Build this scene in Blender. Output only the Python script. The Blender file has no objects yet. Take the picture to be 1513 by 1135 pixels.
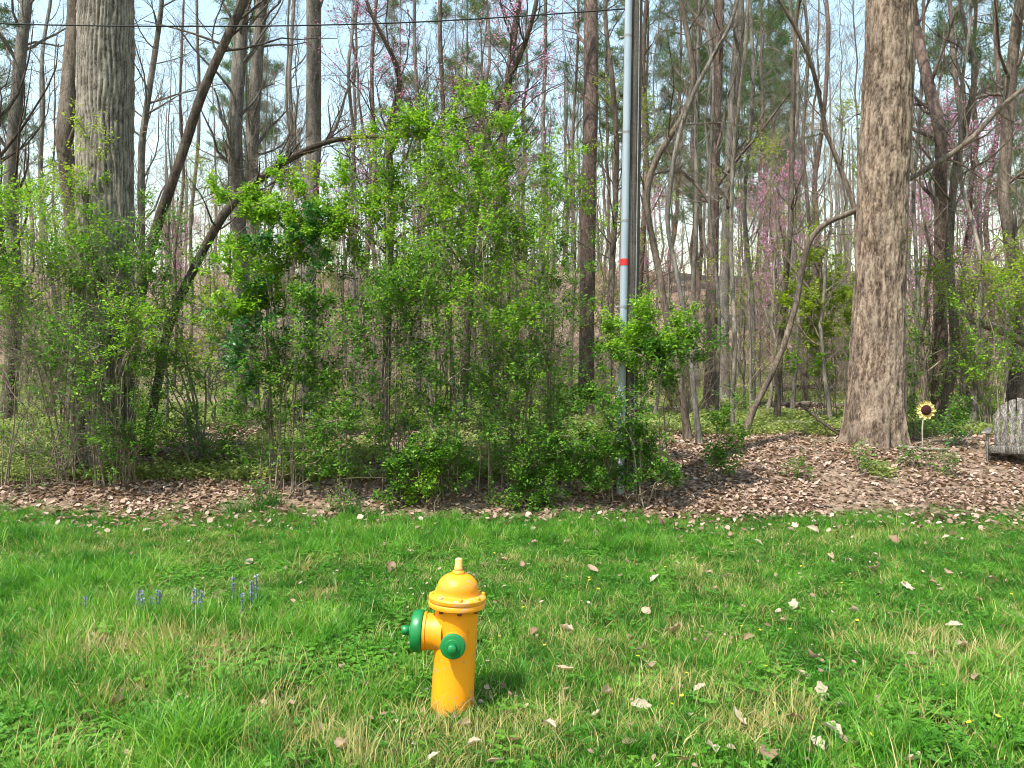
import bpy, math, random
import numpy as np

# ------------------------------------------------------------------ camera, sky, sun, exposure
SC = bpy.context.scene
COL = SC.collection
FPX, CX, CY, CAMZ = 1142.0, 756.5, 567.5, 1.6          # focal length in photo pixels, photo centre, eye height
cam_data = bpy.data.cameras.new('camera')
cam_data.sensor_width = 36.0
cam_data.lens = FPX / 1513.0 * 36.0
cam_data.clip_start = 0.05
cam_data.clip_end = 1500
cam = bpy.data.objects.new('camera', cam_data)
COL.objects.link(cam)
cam.location = (0, 0, CAMZ)
cam.rotation_euler = (math.radians(90), 0, 0)
SC.camera = cam

SUN_EL = math.radians(59)
SUN_TO = np.array([-0.72, -0.69])                       # horizontal direction towards the sun
world = bpy.data.worlds.new('World'); SC.world = world; world.use_nodes = True
wn = world.node_tree.nodes; wl = world.node_tree.links
bg = wn['Background']
sky = wn.new('ShaderNodeTexSky'); sky.sky_type = 'NISHITA'; sky.sun_disc = False
sky.sun_elevation = SUN_EL
sky.sun_rotation = math.atan2(SUN_TO[0], SUN_TO[1])
sky.air_density = 2.2; sky.dust_density = 0.6; sky.ozone_density = 1.0
wl.new(sky.outputs[0], bg.inputs[0])
bg.inputs[1].default_value = 0.15
sun_d = bpy.data.lights.new('sun', 'SUN'); sun_d.energy = 4.3; sun_d.angle = math.radians(0.55)
sun_d.color = (1.0, 0.955, 0.88)
sun = bpy.data.objects.new('sun', sun_d); COL.objects.link(sun)
sun.location = (-20, -20, 30)
hx, hy = -SUN_TO / np.linalg.norm(SUN_TO)
from mathutils import Vector, Matrix, Euler
sun.rotation_euler = Vector((hx*math.cos(SUN_EL), hy*math.cos(SUN_EL), -math.sin(SUN_EL))).to_track_quat('-Z', 'Y').to_euler()
SC.render.engine = 'CYCLES'
SC.view_settings.view_transform = 'Standard'
SC.view_settings.look = 'None'
SC.view_settings.exposure = 0.95
SC.view_settings.gamma = 1.0
SC.view_settings.use_curve_mapping = False
SC.cycles.max_bounces = 3
SC.cycles.diffuse_bounces = 2
SC.cycles.glossy_bounces = 2
SC.cycles.transparent_max_bounces = 4
SC.cycles.filter_width = 1.0

# ------------------------------------------------------------------ small helpers
RNG = np.random.default_rng(7)

def hash2(ix, iy, seed):
    h = (ix.astype(np.int64)*374761393 + iy.astype(np.int64)*668265263 + seed*974634777) & 0x7fffffff
    h = ((h ^ (h >> 13))*1274126177) & 0x7fffffff
    h = h ^ (h >> 16)
    return (h & 0xffff) / 65535.0

def vnoise(x, y, seed=0):
    x = np.asarray(x, float); y = np.asarray(y, float)
    ix = np.floor(x); iy = np.floor(y); fx = x-ix; fy = y-iy
    fx = fx*fx*(3-2*fx); fy = fy*fy*(3-2*fy)
    a = hash2(ix, iy, seed); b = hash2(ix+1, iy, seed); c = hash2(ix, iy+1, seed); d = hash2(ix+1, iy+1, seed)
    return (a*(1-fx)+b*fx)*(1-fy) + (c*(1-fx)+d*fx)*fy

def fbm(x, y, seed=0, o=3):
    s = 0; a = .5; t = 0
    for i in range(o):
        s = s + a*vnoise(np.asarray(x)*2**i, np.asarray(y)*2**i, seed+i*17); t += a; a *= .5
    return s/t

PY = [-80, 0, 8.6, 9.3, 10, 11, 12, 13, 16, 20, 26, 34, 45, 60, 80, 130, 400]
PZ = [0, 0, 0.0, .04, .25, .44, .64, .72, .86, 1.04, 1.5, 3.2, 6.4, 10.2, 12.0, 13, 13]
_ys = np.linspace(-80, 400, 4801)
_zs = np.interp(_ys, PY, PZ)
_k = np.hanning(13); _k /= _k.sum()
_zs = np.convolve(np.pad(_zs, 6, mode='edge'), _k, 'valid')
def ground(x, y):
    x = np.asarray(x, float); y = np.asarray(y, float)
    z = np.interp(y, _ys, _zs)
    w = np.clip((y-8.5)/6, 0, 1)
    z = z + (fbm(x*.35, y*.35, 3)-.5)*.18*w + (fbm(x*.06, y*.06, 5)-.5)*3.6*np.clip((y-24)/25, 0, 1)
    z = z + (fbm(x*.5, y*.5, 9)-.5)*.05*(1-w)
    return z

def edge_y(x):                                          # where the lawn stops and the leaf litter starts
    x = np.asarray(x, float)
    return 9.32 + (fbm(x*.6, x*0+3.3, 11)-.5)*.9 + (fbm(x*2.7, x*0+1.3, 12)-.5)*.5 + np.clip((-x-3)/4, 0, 1)*.45

def P(px, py, d):
    return np.array([(px-CX)/FPX*d, d, CAMZ-(py-CY)/FPX*d])

def link(o, parent=None):
    COL.objects.link(o)
    if parent is not None: o.parent = parent
    return o

def tag(o, label=None, cat=None, group=None, kind=None):
    if label: o['label'] = label
    if cat: o['category'] = cat
    if group: o['group'] = group
    if kind: o['kind'] = kind
    return o

def empty(name, loc=(0, 0, 0), label=None, cat=None, group=None):
    o = bpy.data.objects.new(name, None); o.empty_display_size = .1
    link(o); o.location = loc
    return tag(o, label, cat, group)

def mesh(name, V, F, mat=None, smooth=False, rnd=None):
    """V (n,3); F list of arrays, each (m,3) or (m,4)."""
    me = bpy.data.meshes.new(name)
    V = np.ascontiguousarray(V, np.float32)
    if not isinstance(F, (list, tuple)): F = [F]
    F = [np.asarray(f, np.int32) for f in F if len(f)]
    me.vertices.add(len(V)); me.vertices.foreach_set('co', V.ravel())
    loops = np.concatenate([f.ravel() for f in F]); tot = np.concatenate([np.full(len(f), f.shape[1], np.int32) for f in F])
    start = np.concatenate([[0], np.cumsum(tot)[:-1]]).astype(np.int32)
    me.loops.add(len(loops)); me.loops.foreach_set('vertex_index', loops)
    me.polygons.add(len(tot)); me.polygons.foreach_set('loop_start', start); me.polygons.foreach_set('loop_total', tot)
    if smooth: me.polygons.foreach_set('use_smooth', np.ones(len(tot), bool))
    if rnd is not None:
        a = me.attributes.new('rnd', 'FLOAT', 'POINT'); a.data.foreach_set('value', np.ascontiguousarray(rnd, np.float32))
    me.update(); me.validate()
    if mat: me.materials.append(mat)
    return me

def obj(name, me, parent=None):
    return link(bpy.data.objects.new(name, me), parent)

def nrm(a):
    return a/np.maximum(np.linalg.norm(a, axis=-1, keepdims=True), 1e-9)

class Acc:                                              # collects vertices and faces
    def __init__(s): s.V = []; s.F = []; s.R = []; s.n = 0
    def add(s, V, F, r=None):
        V = np.asarray(V, float).reshape(-1, 3)
        if len(V) == 0: return
        s.V.append(V); s.R.append(np.zeros(len(V)) if r is None else np.asarray(r, float))
        for f in (F if isinstance(F, list) else [F]):
            if len(f): s.F.append(np.asarray(f)+s.n)
        s.n += len(V)
    def mesh(s, name, mat, smooth=False):
        q = [f for f in s.F if f.shape[1] == 4]; t = [f for f in s.F if f.shape[1] == 3]
        F = ([np.concatenate(q)] if q else [])+([np.concatenate(t)] if t else [])
        return mesh(name, np.concatenate(s.V), F, mat, smooth, np.concatenate(s.R))

def tubes(Pt, R, S, cap=False):
    """Pt (N,K,3), R (N,K) -> V, quads for N tubes with S sides."""
    N, K, _ = Pt.shape
    T = nrm(np.gradient(Pt, axis=1))
    m = nrm(T.mean(1))
    ref = np.where(np.abs(m[:, 2:3]) > .75, np.array([[1., .13, 0]]), np.array([[0., .1, 1.]]))
    U = nrm(np.cross(T, ref[:, None, :])); W = np.cross(T, U)
    a = np.arange(S)/S*2*np.pi
    V = Pt[:, :, None, :]+R[:, :, None, None]*(np.cos(a)[None, None, :, None]*U[:, :, None, :]+np.sin(a)[None, None, :, None]*W[:, :, None, :])
    i = np.arange(N)[:, None, None]*K*S; k = np.arange(K-1)[None, :, None]*S; s = np.arange(S)[None, None, :]; s2 = (s+1) % S
    Q = np.stack([i+k+s, i+k+s2, i+k+S+s2, i+k+S+s], -1).reshape(-1, 4)
    return V.reshape(-1, 3), Q

def resample(pts, rad, K, smooth=2):
    pts = np.asarray(pts, float); rad = np.asarray(rad, float)
    L = np.concatenate([[0], np.cumsum(np.linalg.norm(np.diff(pts, axis=0), axis=1))])
    t = np.linspace(0, L[-1], K)
    q = np.stack([np.interp(t, L, pts[:, i]) for i in range(3)], 1); r = np.interp(t, L, rad)
    for _ in range(smooth):
        q[1:-1] = .25*q[:-2]+.5*q[1:-1]+.25*q[2:]
        r[1:-1] = .25*r[:-2]+.5*r[1:-1]+.25*r[2:]
    return q, r

def spawn(Pt, R, n, rng, t=(.2, 1), ang=(.6, 1.1), length=(.5, 1.), K=5, wig=.25, up=.1, ratio=.5, rmin=.002, taper=.25, prop=True):
    """n child branches along N parent branches."""
    N, Kp, _ = Pt.shape
    T = nrm(np.gradient(Pt, axis=1))
    i = rng.integers(0, N, n); u = (t[0]+(t[1]-t[0])*rng.random(n))*(Kp-1)
    k = np.minimum(u.astype(int), Kp-2); f = (u-k)[:, None]
    p0 = Pt[i, k]*(1-f)+Pt[i, k+1]*f; d0 = T[i, k]; r0 = R[i, k]*(1-f[:, 0])+R[i, k+1]*f[:, 0]
    v = rng.normal(size=(n, 3)); perp = nrm(v-(v*d0).sum(1, keepdims=True)*d0)
    a = rng.uniform(ang[0], ang[1], n)[:, None]
    d = np.cos(a)*d0+np.sin(a)*perp
    Ln = rng.uniform(length[0], length[1], n)
    if prop: Ln = Ln*(1.15-.6*(u/(Kp-1)))
    rs = np.clip(r0*ratio*rng.uniform(.6, 1.1, n), rmin, None)
    out = np.zeros((n, K, 3)); out[:, 0] = p0; step = (Ln/(K-1))[:, None]
    bend = rng.normal(size=(n, 3))*wig
    for j in range(1, K):
        d = nrm(d+rng.normal(size=(n, 3))*wig*.7+bend*.35+np.array([0, 0, up]))
        out[:, j] = out[:, j-1]+d*step
    rr = rs[:, None]*np.linspace(1, taper, K)[None]
    return out, np.maximum(rr, rmin*.45)

def leaves_on(Pt, n, rng, size=(.02, .04), spread=.02, t=(.2, 1), droop=0., wid=.55, fold=.2, bias=None):
    """n diamond leaves (one folded quad each) along the twigs Pt."""
    N, K, _ = Pt.shape
    T = nrm(np.gradient(Pt, axis=1))
    i = rng.integers(0, N, n); u = (t[0]+(t[1]-t[0])*rng.random(n))*(K-1)
    k = np.minimum(u.astype(int), K-2); f = (u-k)[:, None]
    p = Pt[i, k]*(1-f)+Pt[i, k+1]*f+rng.normal(size=(n, 3))*spread
    d = nrm(T[i, k]*.5+rng.normal(size=(n, 3))*.75+np.array([0, 0, -droop]))
    d[:, 2] *= .55; d = nrm(d)
    return leaf_quads(p, d, rng, size, wid, fold, 1.7)

def leaf_quads(p, d, rng, size, wid=.5, fold=.25, flat=1.0):
    n = len(p)
    s = rng.uniform(size[0], size[1], n)[:, None]
    upv = nrm(rng.normal(size=(n, 3))*.7+np.array([0, 0, flat]))
    side = nrm(np.cross(d, upv)); nor = np.cross(side, d)
    w = s*wid*.5
    a = p; b = p+d*s*.45+side*w+nor*w*fold*2; c = p+d*s; e = p+d*s*.45-side*w+nor*w*fold*2
    V = np.stack([a, b, c, e], 1).reshape(-1, 3)
    Q = np.arange(n*4).reshape(-1, 4)
    return V, Q, np.repeat(rng.random(n), 4)

def box(cx, cy, cz, sx, sy, sz):
    V = np.array([[x, y, z] for x in (-1, 1) for y in (-1, 1) for z in (-1, 1)], float)*np.array([sx, sy, sz])/2+np.array([cx, cy, cz])
    return V, np.array([[0, 1, 3, 2], [4, 6, 7, 5], [0, 4, 5, 1], [2, 3, 7, 6], [0, 2, 6, 4], [1, 5, 7, 3]])

def lathe(prof, S=40, cap0=True, cap1=True):
    prof = np.asarray(prof, float); K = len(prof); a = np.arange(S)/S*2*np.pi
    V = np.stack([prof[:, 0][:, None]*np.cos(a), prof[:, 0][:, None]*np.sin(a), np.repeat(prof[:, 1][:, None], S, 1)], -1).reshape(-1, 3)
    k = np.arange(K-1)[:, None]*S; s = np.arange(S)[None]; s2 = (s+1) % S
    Q = np.stack([k+s, k+s2, k+S+s2, k+S+s], -1).reshape(-1, 4); F = [Q]; n = len(V)
    ex = []; T = []
    if cap0: ex.append([0, 0, prof[0, 1]]); T.append(np.stack([np.full(S, n), s2[0], s[0]], 1))
    if cap1: ex.append([0, 0, prof[-1, 1]]); T.append(np.stack([np.full(S, n+len(ex)-1), (K-1)*S+s[0], (K-1)*S+s2[0]], 1))
    if ex: V = np.concatenate([V, np.array(ex)]); F.append(np.concatenate(T))
    return V, F

# ------------------------------------------------------------------ materials
def new_mat(name):
    m = bpy.data.materials.new(name); m.use_nodes = True
    nt = m.node_tree; b = nt.nodes['Principled BSDF']; return m, nt, b
def rgba(c): return (c[0], c[1], c[2], 1)
def srgb(r, g, b):
    f = lambda v: (v/255/12.92) if v/255 <= .04045 else ((v/255+.055)/1.055)**2.4
    return (f(r), f(g), f(b))
def ramp(nt, stops, fac=None):
    r = nt.nodes.new('ShaderNodeValToRGB'); e = r.color_ramp.elements
    while len(e) < len(stops): e.new(.5)
    for el, (p, c) in zip(e, stops): el.position = p; el.color = rgba(c)
    if fac is not None: nt.links.new(fac, r.inputs[0])
    return r
def noise(nt, scale, detail=4, rough=.6, vec=None, dist=0):
    n = nt.nodes.new('ShaderNodeTexNoise'); n.inputs['Scale'].default_value = scale; n.inputs['Detail'].default_value = detail
    n.inputs['Roughness'].default_value = rough; n.inputs['Distortion'].default_value = dist
    if vec is not None: nt.links.new(vec, n.inputs['Vector'])
    return n
def coords(nt, scale=(1, 1, 1), kind='Object'):
    t = nt.nodes.new('ShaderNodeTexCoord'); m = nt.nodes.new('ShaderNodeMapping'); m.inputs['Scale'].default_value = scale
    nt.links.new(t.outputs[kind], m.inputs['Vector']); return m.outputs[0]
def mixc(nt, fac, a, b, mode='MIX'):
    m = nt.nodes.new('ShaderNodeMix'); m.data_type = 'RGBA'; m.blend_type = mode
    for sock, v in ((m.inputs[0], fac), (m.inputs[6], a), (m.inputs[7], b)):
        if hasattr(v, 'links'): nt.links.new(v, sock)
        elif isinstance(v, tuple): sock.default_value = rgba(v)
        else: sock.default_value = v
    return m.outputs[2]
def bump(nt, b, h, strength=.5, dist=.02):
    n = nt.nodes.new('ShaderNodeBump'); n.inputs['Strength'].default_value = strength; n.inputs['Distance'].default_value = dist
    nt.links.new(h, n.inputs['Height']); nt.links.new(n.outputs[0], b.inputs['Normal'])

def bark_mat(name, dark, mid, light, sc=14, stretch=.14, moss=None, moss_amt=.6, bstr=.8, fissure=False):
    m, nt, b = new_mat(name)
    v = coords(nt, (1, 1, stretch)); n1 = noise(nt, sc, 6, .7, v, .6)
    v2 = coords(nt, (1, 1, .5)); n2 = noise(nt, 3.1, 4, .6, v2); n4 = noise(nt, sc*3.2, 4, .7, coords(nt, (1, 1, .45)))
    ad = nt.nodes.new('ShaderNodeMath'); ad.operation = 'MULTIPLY_ADD'; ad.inputs[1].default_value = .45
    nt.links.new(n4.outputs[0], ad.inputs[0]); 
    sc1 = nt.nodes.new('ShaderNodeMath'); sc1.operation = 'MULTIPLY'; sc1.inputs[1].default_value = .55; nt.links.new(n1.outputs[0], sc1.inputs[0]); nt.links.new(sc1.outputs[0], ad.inputs[2])
    h = ad.outputs[0]
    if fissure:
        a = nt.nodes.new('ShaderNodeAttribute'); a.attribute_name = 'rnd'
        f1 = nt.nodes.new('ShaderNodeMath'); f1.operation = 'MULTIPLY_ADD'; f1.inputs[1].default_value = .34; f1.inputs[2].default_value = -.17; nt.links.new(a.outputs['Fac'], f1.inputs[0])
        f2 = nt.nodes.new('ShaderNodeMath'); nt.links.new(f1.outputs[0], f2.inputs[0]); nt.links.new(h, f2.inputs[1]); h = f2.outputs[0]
    r = ramp(nt, [(.36, dark), (.49, mid), (.64, light)], h)
    r2 = ramp(nt, [(.35, (.66, .66, .66)), (.65, (1.2, 1.17, 1.12))], n2.outputs[0])
    c = mixc(nt, 1.0, r.outputs[0], r2.outputs[0], 'MULTIPLY')
    if moss:
        n3 = noise(nt, 2.3, 5, .7, v2)
        r3 = ramp(nt, [(moss_amt, (0, 0, 0)), (moss_amt+.12, (.7, .7, .7))], n3.outputs[0])
        c = mixc(nt, r3.outputs[0], c, moss)
    nt.links.new(c, b.inputs['Base Color']); b.inputs['Roughness'].default_value = .9
    b.inputs['Specular IOR Level'].default_value = .15
    bump(nt, b, ad.outputs[0], bstr, .03)
    return m

def leaf_mat(name, stops, trans=.4, rough=.5, attr='rnd', instancer=None, spec=.3, gain=1.5):
    m, nt, b = new_mat(name)
    a = nt.nodes.new('ShaderNodeAttribute'); a.attribute_name = attr
    fac = a.outputs['Fac']
    if instancer:
        a2 = nt.nodes.new('ShaderNodeAttribute'); a2.attribute_type = 'INSTANCER'; a2.attribute_name = instancer
        mm = nt.nodes.new('ShaderNodeMath'); mm.operation = 'MULTIPLY_ADD'; mm.inputs[1].default_value = .45
        nt.links.new(fac, mm.inputs[0]); 
        m3 = nt.nodes.new('ShaderNodeMath'); m3.operation = 'MULTIPLY'; m3.inputs[1].default_value = .55
        nt.links.new(a2.outputs['Fac'], m3.inputs[0]); nt.links.new(m3.outputs[0], mm.inputs[2]); fac = mm.outputs[0]
    r = ramp(nt, stops, fac)
    nt.links.new(r.outputs[0], b.inputs['Base Color']); b.inputs['Roughness'].default_value = rough; b.inputs['Specular IOR Level'].default_value = spec
    t = nt.nodes.new('ShaderNodeBsdfTranslucent')
    g = mixc(nt, 1.0, r.outputs[0], (gain, gain, gain*.6), 'MULTIPLY'); nt.links.new(g, t.inputs[0])
    mx = nt.nodes.new('ShaderNodeMixShader'); mx.inputs[0].default_value = trans
    nt.links.new(b.outputs[0], mx.inputs[1]); nt.links.new(t.outputs[0], mx.inputs[2])
    nt.links.new(mx.outputs[0], nt.nodes['Material Output'].inputs[0])
    return m

def paint_mat(name, col, worn, rough=.38, chip=.70, dirt=(.10, .07, .03), splash=False):
    m, nt, b = new_mat(name)
    v = coords(nt); n1 = noise(nt, 9, 6, .65, v); n2 = noise(nt, 38, 4, .7, v); n3 = noise(nt, 3.0, 3, .5, coords(nt, (1, 1, .35)))
    r1 = ramp(nt, [(.3, tuple(c*.80 for c in col)), (.7, tuple(min(1, c*1.08) for c in col))], n3.outputs[0])
    s = nt.nodes.new('ShaderNodeMath'); s.operation = 'MULTIPLY'; nt.links.new(n1.outputs[0], s.inputs[0]); nt.links.new(n2.outputs[0], s.inputs[1])
    rc = ramp(nt, [(chip*.50, (0, 0, 0)), (chip*.50+.03, (1, 1, 1))], s.outputs[0])
    c = mixc(nt, rc.outputs[0], r1.outputs[0], worn)
    rd = ramp(nt, [(.56, (0, 0, 0)), (.75, (.35, .35, .35))], n1.outputs[0]); c = mixc(nt, rd.outputs[0], c, tuple(.55*a+.45*d for a, d in zip(col, dirt)))
    if splash:      # soil thrown up on the foot of the barrel
        sz = nt.nodes.new('ShaderNodeSeparateXYZ'); nt.links.new(v, sz.inputs[0]); ma = nt.nodes.new('ShaderNodeMath'); ma.operation = 'MULTIPLY_ADD'; ma.inputs[1].default_value = -3.2; nt.links.new(sz.outputs[2], ma.inputs[0]); nt.links.new(n2.outputs[0], ma.inputs[2])
        rs_ = ramp(nt, [(.30, (0, 0, 0)), (.55, (.6, .6, .6))], ma.outputs[0]); c = mixc(nt, rs_.outputs[0], c, (.20, .13, .06))
        n5 = noise(nt, 24, 3, .6, coords(nt, (1, 1, .22))); rk = ramp(nt, [(.66, (0, 0, 0)), (.72, (.55, .55, .55))], n5.outputs[0]); c = mixc(nt, rk.outputs[0], c, (.42, .15, .02))
    nt.links.new(c, b.inputs['Base Color'])
    rr = nt.nodes.new('ShaderNodeMapRange'); rr.inputs[3].default_value = rough-.08; rr.inputs[4].default_value = rough+.22
    nt.links.new(n2.outputs[0], rr.inputs[0]); nt.links.new(rr.outputs[0], b.inputs['Roughness'])
    bump(nt, b, n2.outputs[0], .22, .004)
    return m

def flat_mat(name, c1, c2, scale=20, rough=.8, stretch=(1, 1, 1), bs=.3, spec=.2):
    m, nt, b = new_mat(name); n = noise(nt, scale, 5, .65, coords(nt, stretch))
    r = ramp(nt, [(.32, c1), (.68, c2)], n.outputs[0]); nt.links.new(r.outputs[0], b.inputs['Base Color'])
    b.inputs['Roughness'].default_value = rough; b.inputs['Specular IOR Level'].default_value = spec
    bump(nt, b, n.outputs[0], bs, .01); return m

M = {}
M['bark_grey'] = bark_mat('bark_grey', (.045, .039, .034), (.15, .133, .116), (.30, .272, .24), 15, .13, (.07, .075, .03), .66)
M['bark_brown'] = bark_mat('bark_brown', (.04, .031, .025), (.125, .098, .078), (.255, .21, .17), 12, .2)
M['bark_dark'] = bark_mat('bark_dark', (.022, .017, .014), (.075, .058, .046), (.17, .135, .11), 16, .2, (.06, .07, .02), .62)
M['bark_pine'] = bark_mat('bark_pine', (.042, .029, .024), (.125, .088, .074), (.245, .185, .16), 11, .3)
M['bark_pale'] = bark_mat('bark_pale', (.07, .058, .045), (.21, .18, .145), (.38, .34, .28), 14, .25)
M['bark_left'] = bark_mat('bark_furrowed', (.06, .05, .043), (.18, .155, .13), (.33, .295, .25), 24, .22, (.05, .055, .02), .72, .9, True)
M['bark_right'] = bark_mat('bark_flaky', (.055, .038, .028), (.175, .127, .095), (.34, .265, .205), 20, .35, (.10, .09, .035), .74, 1.0, True)
M['twig'] = flat_mat('twig_bark', (.11, .095, .082), (.30, .265, .23), 9, .9)
M['twig_brown'] = flat_mat('twig_brown_bark', (.12, .092, .068), (.34, .27, .205), 9, .9)
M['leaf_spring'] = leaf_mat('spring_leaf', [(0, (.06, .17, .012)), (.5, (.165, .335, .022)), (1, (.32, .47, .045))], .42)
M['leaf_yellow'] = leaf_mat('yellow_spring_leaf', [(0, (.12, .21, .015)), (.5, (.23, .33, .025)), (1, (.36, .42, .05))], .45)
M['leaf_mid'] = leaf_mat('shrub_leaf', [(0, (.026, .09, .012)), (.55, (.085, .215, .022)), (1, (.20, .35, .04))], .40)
M['leaf_dark'] = leaf_mat('glossy_dark_leaf', [(0, (.015, .075, .02)), (.6, (.04, .17, .035)), (1, (.11, .30, .07))], .2, .42, spec=.35)
M['leaf_tan'] = leaf_mat('dry_beech_leaf', [(0, (.20, .10, .05)), (.6, (.36, .20, .11)), (1, (.48, .32, .2))], .3, .7)
M['needle'] = leaf_mat('pine_needle', [(0, (.03, .07, .022)), (.6, (.08, .145, .045)), (1, (.16, .22, .075))], .35, .5)
M['redbud'] = leaf_mat('redbud_blossom', [(0, (.40, .13, .33)), (.6, (.60, .26, .52)), (1, (.74, .46, .70))], .4, .7)
M['litter'] = leaf_mat('leaf_litter', [(0, (.07, .04, .028)), (.3, (.19, .115, .08)), (.6, (.34, .225, .165)), (.85, (.44, .325, .25)), (1, (.55, .45, .37))], .15, .75)
M['fallen'] = leaf_mat('fallen_leaf', [(0, (.25, .16, .095)), (.5, (.38, .275, .19)), (1, (.50, .41, .315))], .2, .7)
M['grass'] = leaf_mat('grass_blade', [(0, (.012, .062, .006)), (.35, (.042, .165, .010)), (.7, (.10, .285, .022)), (1, (.26, .42, .055))], .38, .45, instancer='tint')
M['straw'] = leaf_mat('straw_blade', [(0, (.20, .21, .045)), (.5, (.40, .35, .12)), (1, (.60, .50, .25))], .3, .6, instancer='tint')
M['clover'] = leaf_mat('clover_leaf', [(0, (.03, .11, .012)), (.5, (.075, .22, .02)), (1, (.15, .33, .03))], .35, .5, instancer='tint')
M['cover'] = leaf_mat('ground_cover_leaf', [(0, (.10, .15, .035)), (.5, (.24, .30, .085)), (1, (.42, .44, .17))], .4, .6, instancer='tint')

# ------------------------------------------------------------------ ground
def ground_mat():
    m, nt, b = new_mat('ground_soil')
    t = nt.nodes.new('ShaderNodeTexCoord'); v = t.outputs['Object']
    n1 = noise(nt, 1.1, 5, .6, v); n2 = noise(nt, 9, 8, .75, v); n3 = noise(nt, 40, 4, .7, v); n4 = noise(nt, .35, 4, .6, v)
    lawn = ramp(nt, [(.3, (.022, .035, .008)), (.55, (.06, .085, .018)), (.75, (.15, .13, .05))], n2.outputs[0])
    wood = ramp(nt, [(.30, (.06, .04, .028)), (.45, (.19, .135, .10)), (.6, (.35, .27, .205)), (.75, (.52, .43, .35))], n2.outputs[0])
    fine = ramp(nt, [(.3, (.55, .5, .45)), (.7, (1.25, 1.2, 1.15))], n3.outputs[0])
    wood_c = mixc(nt, 1.0, wood.outputs[0], fine.outputs[0], 'MULTIPLY')
    sx = nt.nodes.new('ShaderNodeSeparateXYZ'); nt.links.new(v, sx.inputs[0])
    # patches of low green among the litter, only back in the woods
    gp = ramp(nt, [(.44, (0, 0, 0)), (.60, (.8, .8, .8))], n1.outputs[0])
    rb = nt.nodes.new('ShaderNodeMapRange'); rb.inputs[1].default_value = 11.5; rb.inputs[2].default_value = 14; nt.links.new(sx.outputs[1], rb.inputs[0])
    rb2 = nt.nodes.new('ShaderNodeMapRange'); rb2.inputs[1].default_value = 34; rb2.inputs[2].default_value = 26; nt.links.new(sx.outputs[1], rb2.inputs[0])
    mu = nt.nodes.new('ShaderNodeMath'); mu.operation = 'MULTIPLY'; nt.links.new(rb.outputs[0], mu.inputs[0]); nt.links.new(rb2.outputs[0], mu.inputs[1])
    mu2 = nt.nodes.new('ShaderNodeMath'); mu2.operation = 'MULTIPLY'; nt.links.new(mu.outputs[0], mu2.inputs[0]); nt.links.new(gp.outputs[0], mu2.inputs[1])
    grn = ramp(nt, [(.3, (.09, .11, .035)), (.7, (.30, .32, .13))], n2.outputs[0])
    wood_c = mixc(nt, mu2.outputs[0], wood_c, grn.outputs[0])
    ad = nt.nodes.new('ShaderNodeMath'); ad.operation = 'MULTIPLY_ADD'; ad.inputs[1].default_value = .9; nt.links.new(n1.outputs[0], ad.inputs[0]); nt.links.new(sx.outputs[1], ad.inputs[2])
    ed = nt.nodes.new('ShaderNodeMapRange'); ed.inputs[1].default_value = 9.6; ed.inputs[2].default_value = 9.95; nt.links.new(ad.outputs[0], ed.inputs[0])
    c = mixc(nt, ed.outputs[0], lawn.outputs[0], wood_c)
    nt.links.new(c, b.inputs['Base Color']); b.inputs['Roughness'].default_value = .95; b.inputs['Specular IOR Level'].default_value = .1
    bump(nt, b, n2.outputs[0], .8, .05)
    return m

def build_ground():
    def axis(a, b, fine0, fine1, f, c):
        return np.unique(np.round(np.concatenate([np.arange(a, fine0, c), np.arange(fine0, fine1, f), np.arange(fine1, b+c, c)]), 4))
    xs = axis(-300, 300, -15, 15, .2, 5.0)
    ys = np.unique(np.concatenate([np.arange(-80, 0, 5.), np.arange(0, 24, .2), np.arange(24, 80, 1.), np.arange(80, 405, 8.)]))
    X, Y = np.meshgrid(xs, ys); Z = ground(X, Y)
    V = np.stack([X, Y, Z], -1).reshape(-1, 3); nx = len(xs); ny = len(ys)
    i = (np.arange(ny-1)[:, None]*nx+np.arange(nx-1)[None]).ravel()
    o = obj('ground', mesh('ground', V, np.stack([i, i+1, i+nx+1, i+nx], 1), ground_mat(), True))
    o['kind'] = 'structure'
build_ground()

# ------------------------------------------------------------------ grass, litter and ground cover (uncountable)
def blades(n, rng, h, rad, lean, w, K=4):
    base = np.concatenate([rng.normal(size=(n, 2))*rad, np.zeros((n, 1))], 1)
    az = rng.uniform(0, 2*np.pi, n); hh = rng.uniform(h[0], h[1], n); ln = rng.uniform(lean[0], lean[1], n)
    s = np.linspace(0, 1, K)
    hor = (ln*hh)[:, None]*s**1.8; ver = hh[:, None]*(s-.25*ln[:, None]*s**2.5)
    C = base[:, None, :]+np.stack([hor*np.cos(az)[:, None], hor*np.sin(az)[:, None], ver], -1)
    C[:, 0, 2] = -.02
    sd = rng.uniform(0, np.pi, n); side = np.stack([np.cos(sd), np.sin(sd), 0*sd], -1)
    ww = (rng.uniform(.7, 1.2, n)*w)[:, None]*np.array([.8, 1., .7, .05])[None, :K]
    A = C-side[:, None, :]*ww[..., None]/2; B = C+side[:, None, :]*ww[..., None]/2
    V = np.stack([A, B], 2).reshape(-1, 3)
    k = (np.arange(n)[:, None]*K*2+np.arange(K-1)[None]*2).ravel()
    return V, np.stack([k, k+1, k+3, k+2], 1), np.repeat(rng.random(n), K*2)

def proto(me):
    return bpy.data.objects.new(me.name, me)

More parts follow.
